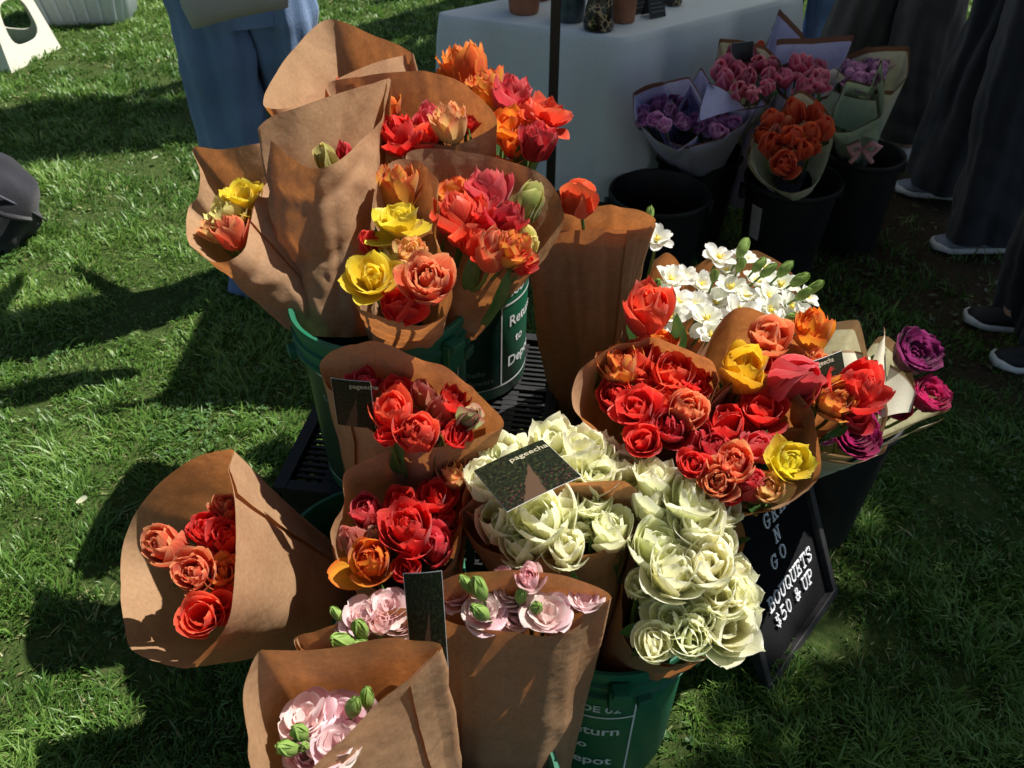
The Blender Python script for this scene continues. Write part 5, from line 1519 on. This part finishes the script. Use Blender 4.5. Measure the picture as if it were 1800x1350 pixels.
def lawn(n_try, seed):
    rs = np.random.RandomState(seed)
    u = rs.rand(n_try)
    Y = 0.35 + 6.6*u**1.55          # density falls off with distance
    half = 1.15 + .72*Y
    X = (rs.rand(n_try)*2-1)*half
    big, mid, fine = waves(X, Y, 3.2, 1), waves(X, Y, 11, 2), waves(X, Y, 34, 3)
    dens = np.clip(.70 + .22*big + .26*mid + .26*fine, .04, 1)
    keep = rs.rand(n_try) < dens
    # trodden earth under the tent
    bare = smooth(X + .18*big + .12*mid, .75, 1.35)*smooth(Y + .16*mid + .1*big, 1.7, 2.5)*(1-smooth(Y, 4.6, 5.6))
    keep &= rs.rand(n_try) > bare*.93
    X, Y, big, mid, fine, dens = [q[keep] for q in (X, Y, big, mid, fine, dens)]
    n = len(X)
    far = np.clip((Y-.8)/5, 0, 1)
    dead = rs.rand(n) < .05 + .05*(mid < -.6)
    broad = rs.rand(n) < .10
    Hh = (.010 + .025*rs.rand(n)**1.4)*np.clip(.9 + .28*mid + .22*fine, .4, 1.7)
    Hh = np.where(rs.rand(n) < .03, Hh*1.7, Hh)
    W = (.0009 + .0010*rs.rand(n))*(1+1.5*far)*np.where(broad, 1.9, 1)
    la = 2.2*mid + 2.6*waves(X, Y, 22, 4) + rs.normal(0, 1.0, n)
    lean = Hh*(.25 + 1.35*rs.rand(n)**1.2)
    Hh = np.where(dead, Hh*.35, Hh); lean = np.where(dead, lean*1.3+.012, lean)
    dx, dy = np.cos(la)*lean, np.sin(la)*lean
    tw = la + rs.normal(0, .6, n)
    wx, wy = -np.sin(tw)*W, np.cos(tw)*W
    P = np.zeros((n, 5, 3), np.float32)
    z0 = -.004
    k = .30 + .25*rs.rand(n)
    P[:,0] = np.stack([X-wx, Y-wy, np.full(n, z0)], 1); P[:,1] = np.stack([X+wx, Y+wy, np.full(n, z0)], 1)
    P[:,2] = np.stack([X+dx*k+wx*.85, Y+dy*k+wy*.85, Hh*.68], 1); P[:,3] = np.stack([X+dx*k-wx*.85, Y+dy*k-wy*.85, Hh*.68], 1)
    P[:,4] = np.stack([X+dx, Y+dy, Hh*(.62+.45*rs.rand(n))], 1)
    tint = np.clip(.32 + .13*big + .12*mid + .38*(rs.rand(n)-.35), 0, .88)
    tint = np.where(dead, .92+.08*rs.rand(n), tint).astype(np.float32)
    return P, tint
P, tint = lawn(720000, 5)
n = len(P)
me = bpy.data.meshes.new('grass')
me.vertices.add(n*5); me.vertices.foreach_set('co', P.reshape(-1))
idx = (np.arange(n)*5)[:, None]
quad = (idx + np.array([0, 1, 2, 3])).astype(np.int32); tri = (idx + np.array([3, 2, 4])).astype(np.int32)
loops = np.concatenate([quad, tri], 1).reshape(-1)
me.loops.add(len(loops)); me.loops.foreach_set('vertex_index', loops)
me.polygons.add(n*2)
ls = np.stack([np.arange(n)*7, np.arange(n)*7+4], 1).reshape(-1).astype(np.int32)
me.polygons.foreach_set('loop_start', ls)
try: me.polygons.foreach_set('loop_total', np.tile(np.array([4, 3], np.int32), n))
except Exception: pass
me.update(calc_edges=True)
at_ = me.attributes.new('tint', 'FLOAT', 'POINT'); at_.data.foreach_set('value', np.repeat(tint, 5))
me.polygons.foreach_set('use_smooth', np.ones(n*2, bool))
me.materials.append(grass_mat())
tag(link('grass', me), kind='stuff')
# low broad leaves in the trodden earth
def weeds():
    rs = random.Random(9); b = MB()
    k = 0
    while k < 900:
        x, y = rs.uniform(.7, 2.9), rs.uniform(1.7, 4.6)
        k += 1
        s = rs.uniform(.012, .028); a = rs.uniform(0, 6.28); z = rs.uniform(.004, .022); t = rs.uniform(-.5, .5)
        ca, sa = math.cos(a), math.sin(a)
        pts = [(0, 0), (.45, .30), (.9, .28), (1.15, 0), (.9, -.28), (.45, -.30)]
        vs = [(x+s*(px*ca-py*sa), y+s*(px*sa+py*ca), z + s*.35*abs(py)+s*px*t*.5) for px, py in pts]
        b.add(vs, [(0, 1, 2, 3), (0, 3, 4, 5)])
    tag(b.build('ground_leaves', green_mat('ground_leaf', (.025, .05, .014), (.055, .085, .028)), None, False), kind='stuff')
weeds()
def clover():
    rs = random.Random(19); b = MB()
    cl = [(rs.uniform(-2.6, 1.4), rs.uniform(.7, 4.2), rs.uniform(.08, .28)) for _ in range(34)]
    for k in range(1500):
        cx, cy, cr = rs.choice(cl); a = rs.uniform(0, 6.28); q = cr*rs.random()**.6
        x, y, z = cx+q*math.cos(a), cy+q*math.sin(a), rs.uniform(.010, .024); s = rs.uniform(.005, .009); ph = rs.uniform(0, 6.28)
        for t in range(3):
            u = ph + t*2.094; ca, sa = math.cos(u), math.sin(u)
            pts = [(0, 0), (.6, .55), (1.15, .45), (1.2, 0), (1.15, -.45), (.6, -.55)]
            vs = [(x+s*(px*ca-py*sa), y+s*(px*sa+py*ca), z + s*.25*abs(py) + s*px*.25) for px, py in pts]
            b.add(vs, [(0, 1, 2, 3), (0, 3, 4, 5)])
    tag(b.build('clover', green_mat('clover_leaf', (.040, .105, .022), (.085, .18, .045)), None, False), kind='stuff')
clover()

# ---------------------------------------------------------------- unseen trees added outside the frame to shade the ground and block sky light
def tree(label, loc, trunk_h, blobs, seed, n_leaf=9000, leaf_s=.05):
    e = empty('unseen_shade_tree', loc, 0, label, 'tree')
    rs = random.Random(seed)
    b = MB()
    b.tube([(0, 0, -.05), (.03, .02, trunk_h*.5), (0, 0, trunk_h), (.05, .02, trunk_h+1.2)], [.16, .13, .10, .04], 12)
    for c, r in blobs:
        c = Vector(c); b.tube([(0, 0, trunk_h*.85), (c*.5 + Vector((0, 0, trunk_h*.45))), c], [.07, .04, .015], 7)
        for k in range(7):
            d = Vector((rs.gauss(0, 1), rs.gauss(0, 1), rs.gauss(0, .6))).normalized()*r*.85
            b.tube([c*.9+Vector((0, 0, .1*trunk_h)), c+d], [.014, .005], 5)
    b.build('trunk', plain('bark', (.10, .08, .06), .9, .4, 20, bmp=.5), e)
    vs, fs = [], []
    tot = sum(r**3 for _, r in blobs)
    for c, r in blobs:
        for k in range(int(n_leaf*r**3/tot)):
            d = Vector((rs.gauss(0, 1), rs.gauss(0, 1), rs.gauss(0, 1))).normalized()*r*rs.random()**.45
            d.z *= .75
            p = Vector(c)+d
            s = leaf_s*rs.uniform(.7, 1.35)
            u = Vector((rs.gauss(0, 1), rs.gauss(0, 1), rs.gauss(0, .5))).normalized(); w = u.orthogonal().normalized()
            q = len(vs)
            vs += [p-u*s, p+w*s*.5, p+u*s, p-w*s*.5]; fs.append((q, q+1, q+2, q+3))
    link('crown', mesh('crown', vs, fs, LEAF, False), e)

def crown(n, rs, x, y, z, rr):
    return [((rs.uniform(*x), rs.uniform(*y), rs.uniform(*z)), rs.uniform(*rr)) for _ in range(n)]
rs_ = random.Random(12)
# right: the crown keeps clear of the sunbeam that reaches the bouquets
TX, TY = 4.6, 2.4
rb_ = []
while len(rb_) < 84:
    z, r = rs_.uniform(2.9, 5.2), rs_.uniform(.38, .7)
    gx, gy = rs_.uniform(.48, 2.3), rs_.uniform(-.2, 2.5)
    if math.hypot(gx+r*.9-.95, gy-1.33) < r*.62+.06: continue
    rb_.append(((gx+r*.9+.566*z-TX, gy+.264*z-TY, z), r))
for q in range(30):  # extra clumps placed to shade the grass near the front pail
    z, r = rs_.uniform(2.9, 4.8), rs_.uniform(.28, .45); gx, gy = rs_.uniform(.16, .70), rs_.uniform(-.3, .72)
    rb_.append(((gx+r*.9+.566*z-TX, gy+.264*z-TY, z), r))
tree('unseen leafy tree right of the stall, its crown shaped to shade the grass', (TX, TY, 0), 2.6, rb_, 4, 66000, .07)
tree('unseen tree added behind the viewer to block sky light', (-.6, -4.6, 0), 3.0, crown(16, rs_, (-3.2, 3.2), (-2, 2.4), (3.8, 8.5), (1.1, 1.7)), 5, 9000, .16)  # added out of view to darken the shade from the back
tree('unseen tree added on the left side of the lawn to block sky light', (-6.6, .6, 0), 3.0, crown(14, rs_, (-2, 2.4), (-3, 3), (3.6, 8), (1.1, 1.7)), 6, 9000, .16)  # added out of view, cuts sky light from the left
tree('unseen tree added far behind the jeans to block sky light', (-3.4, 10.5, 0), 3.0, crown(14, rs_, (-3, 3), (-2, 2), (3.4, 8), (1.1, 1.7)), 7, 8000, .16)  # added out of view, cuts sky light from the far left
tree('unseen tree added far behind the stall to block sky light', (3.4, 10.5, 0), 3.0, crown(14, rs_, (-3, 3), (-2, 2), (3.4, 8), (1.1, 1.7)), 8, 8000, .16)  # added out of view, cuts sky light from the far right

bb_ = []  # added crown, clumps lined up to cast a shadow band on the left grass
for q in range(16):
    f = q/15; gx = -2.45 + 2.0*f + rs_.uniform(-.08, .08); gy = 3.25 + 1.05*f + rs_.uniform(-.22, .22); z = rs_.uniform(3.9, 4.7)
    bb_.append(((gx+.566*z-1.35, gy+.264*z-6.7, z), rs_.uniform(.26, .40)))
tree('unseen tree added behind the stall table to shade the left grass', (1.35, 6.7, 0), 2.8, bb_, 9, 9000, .07)
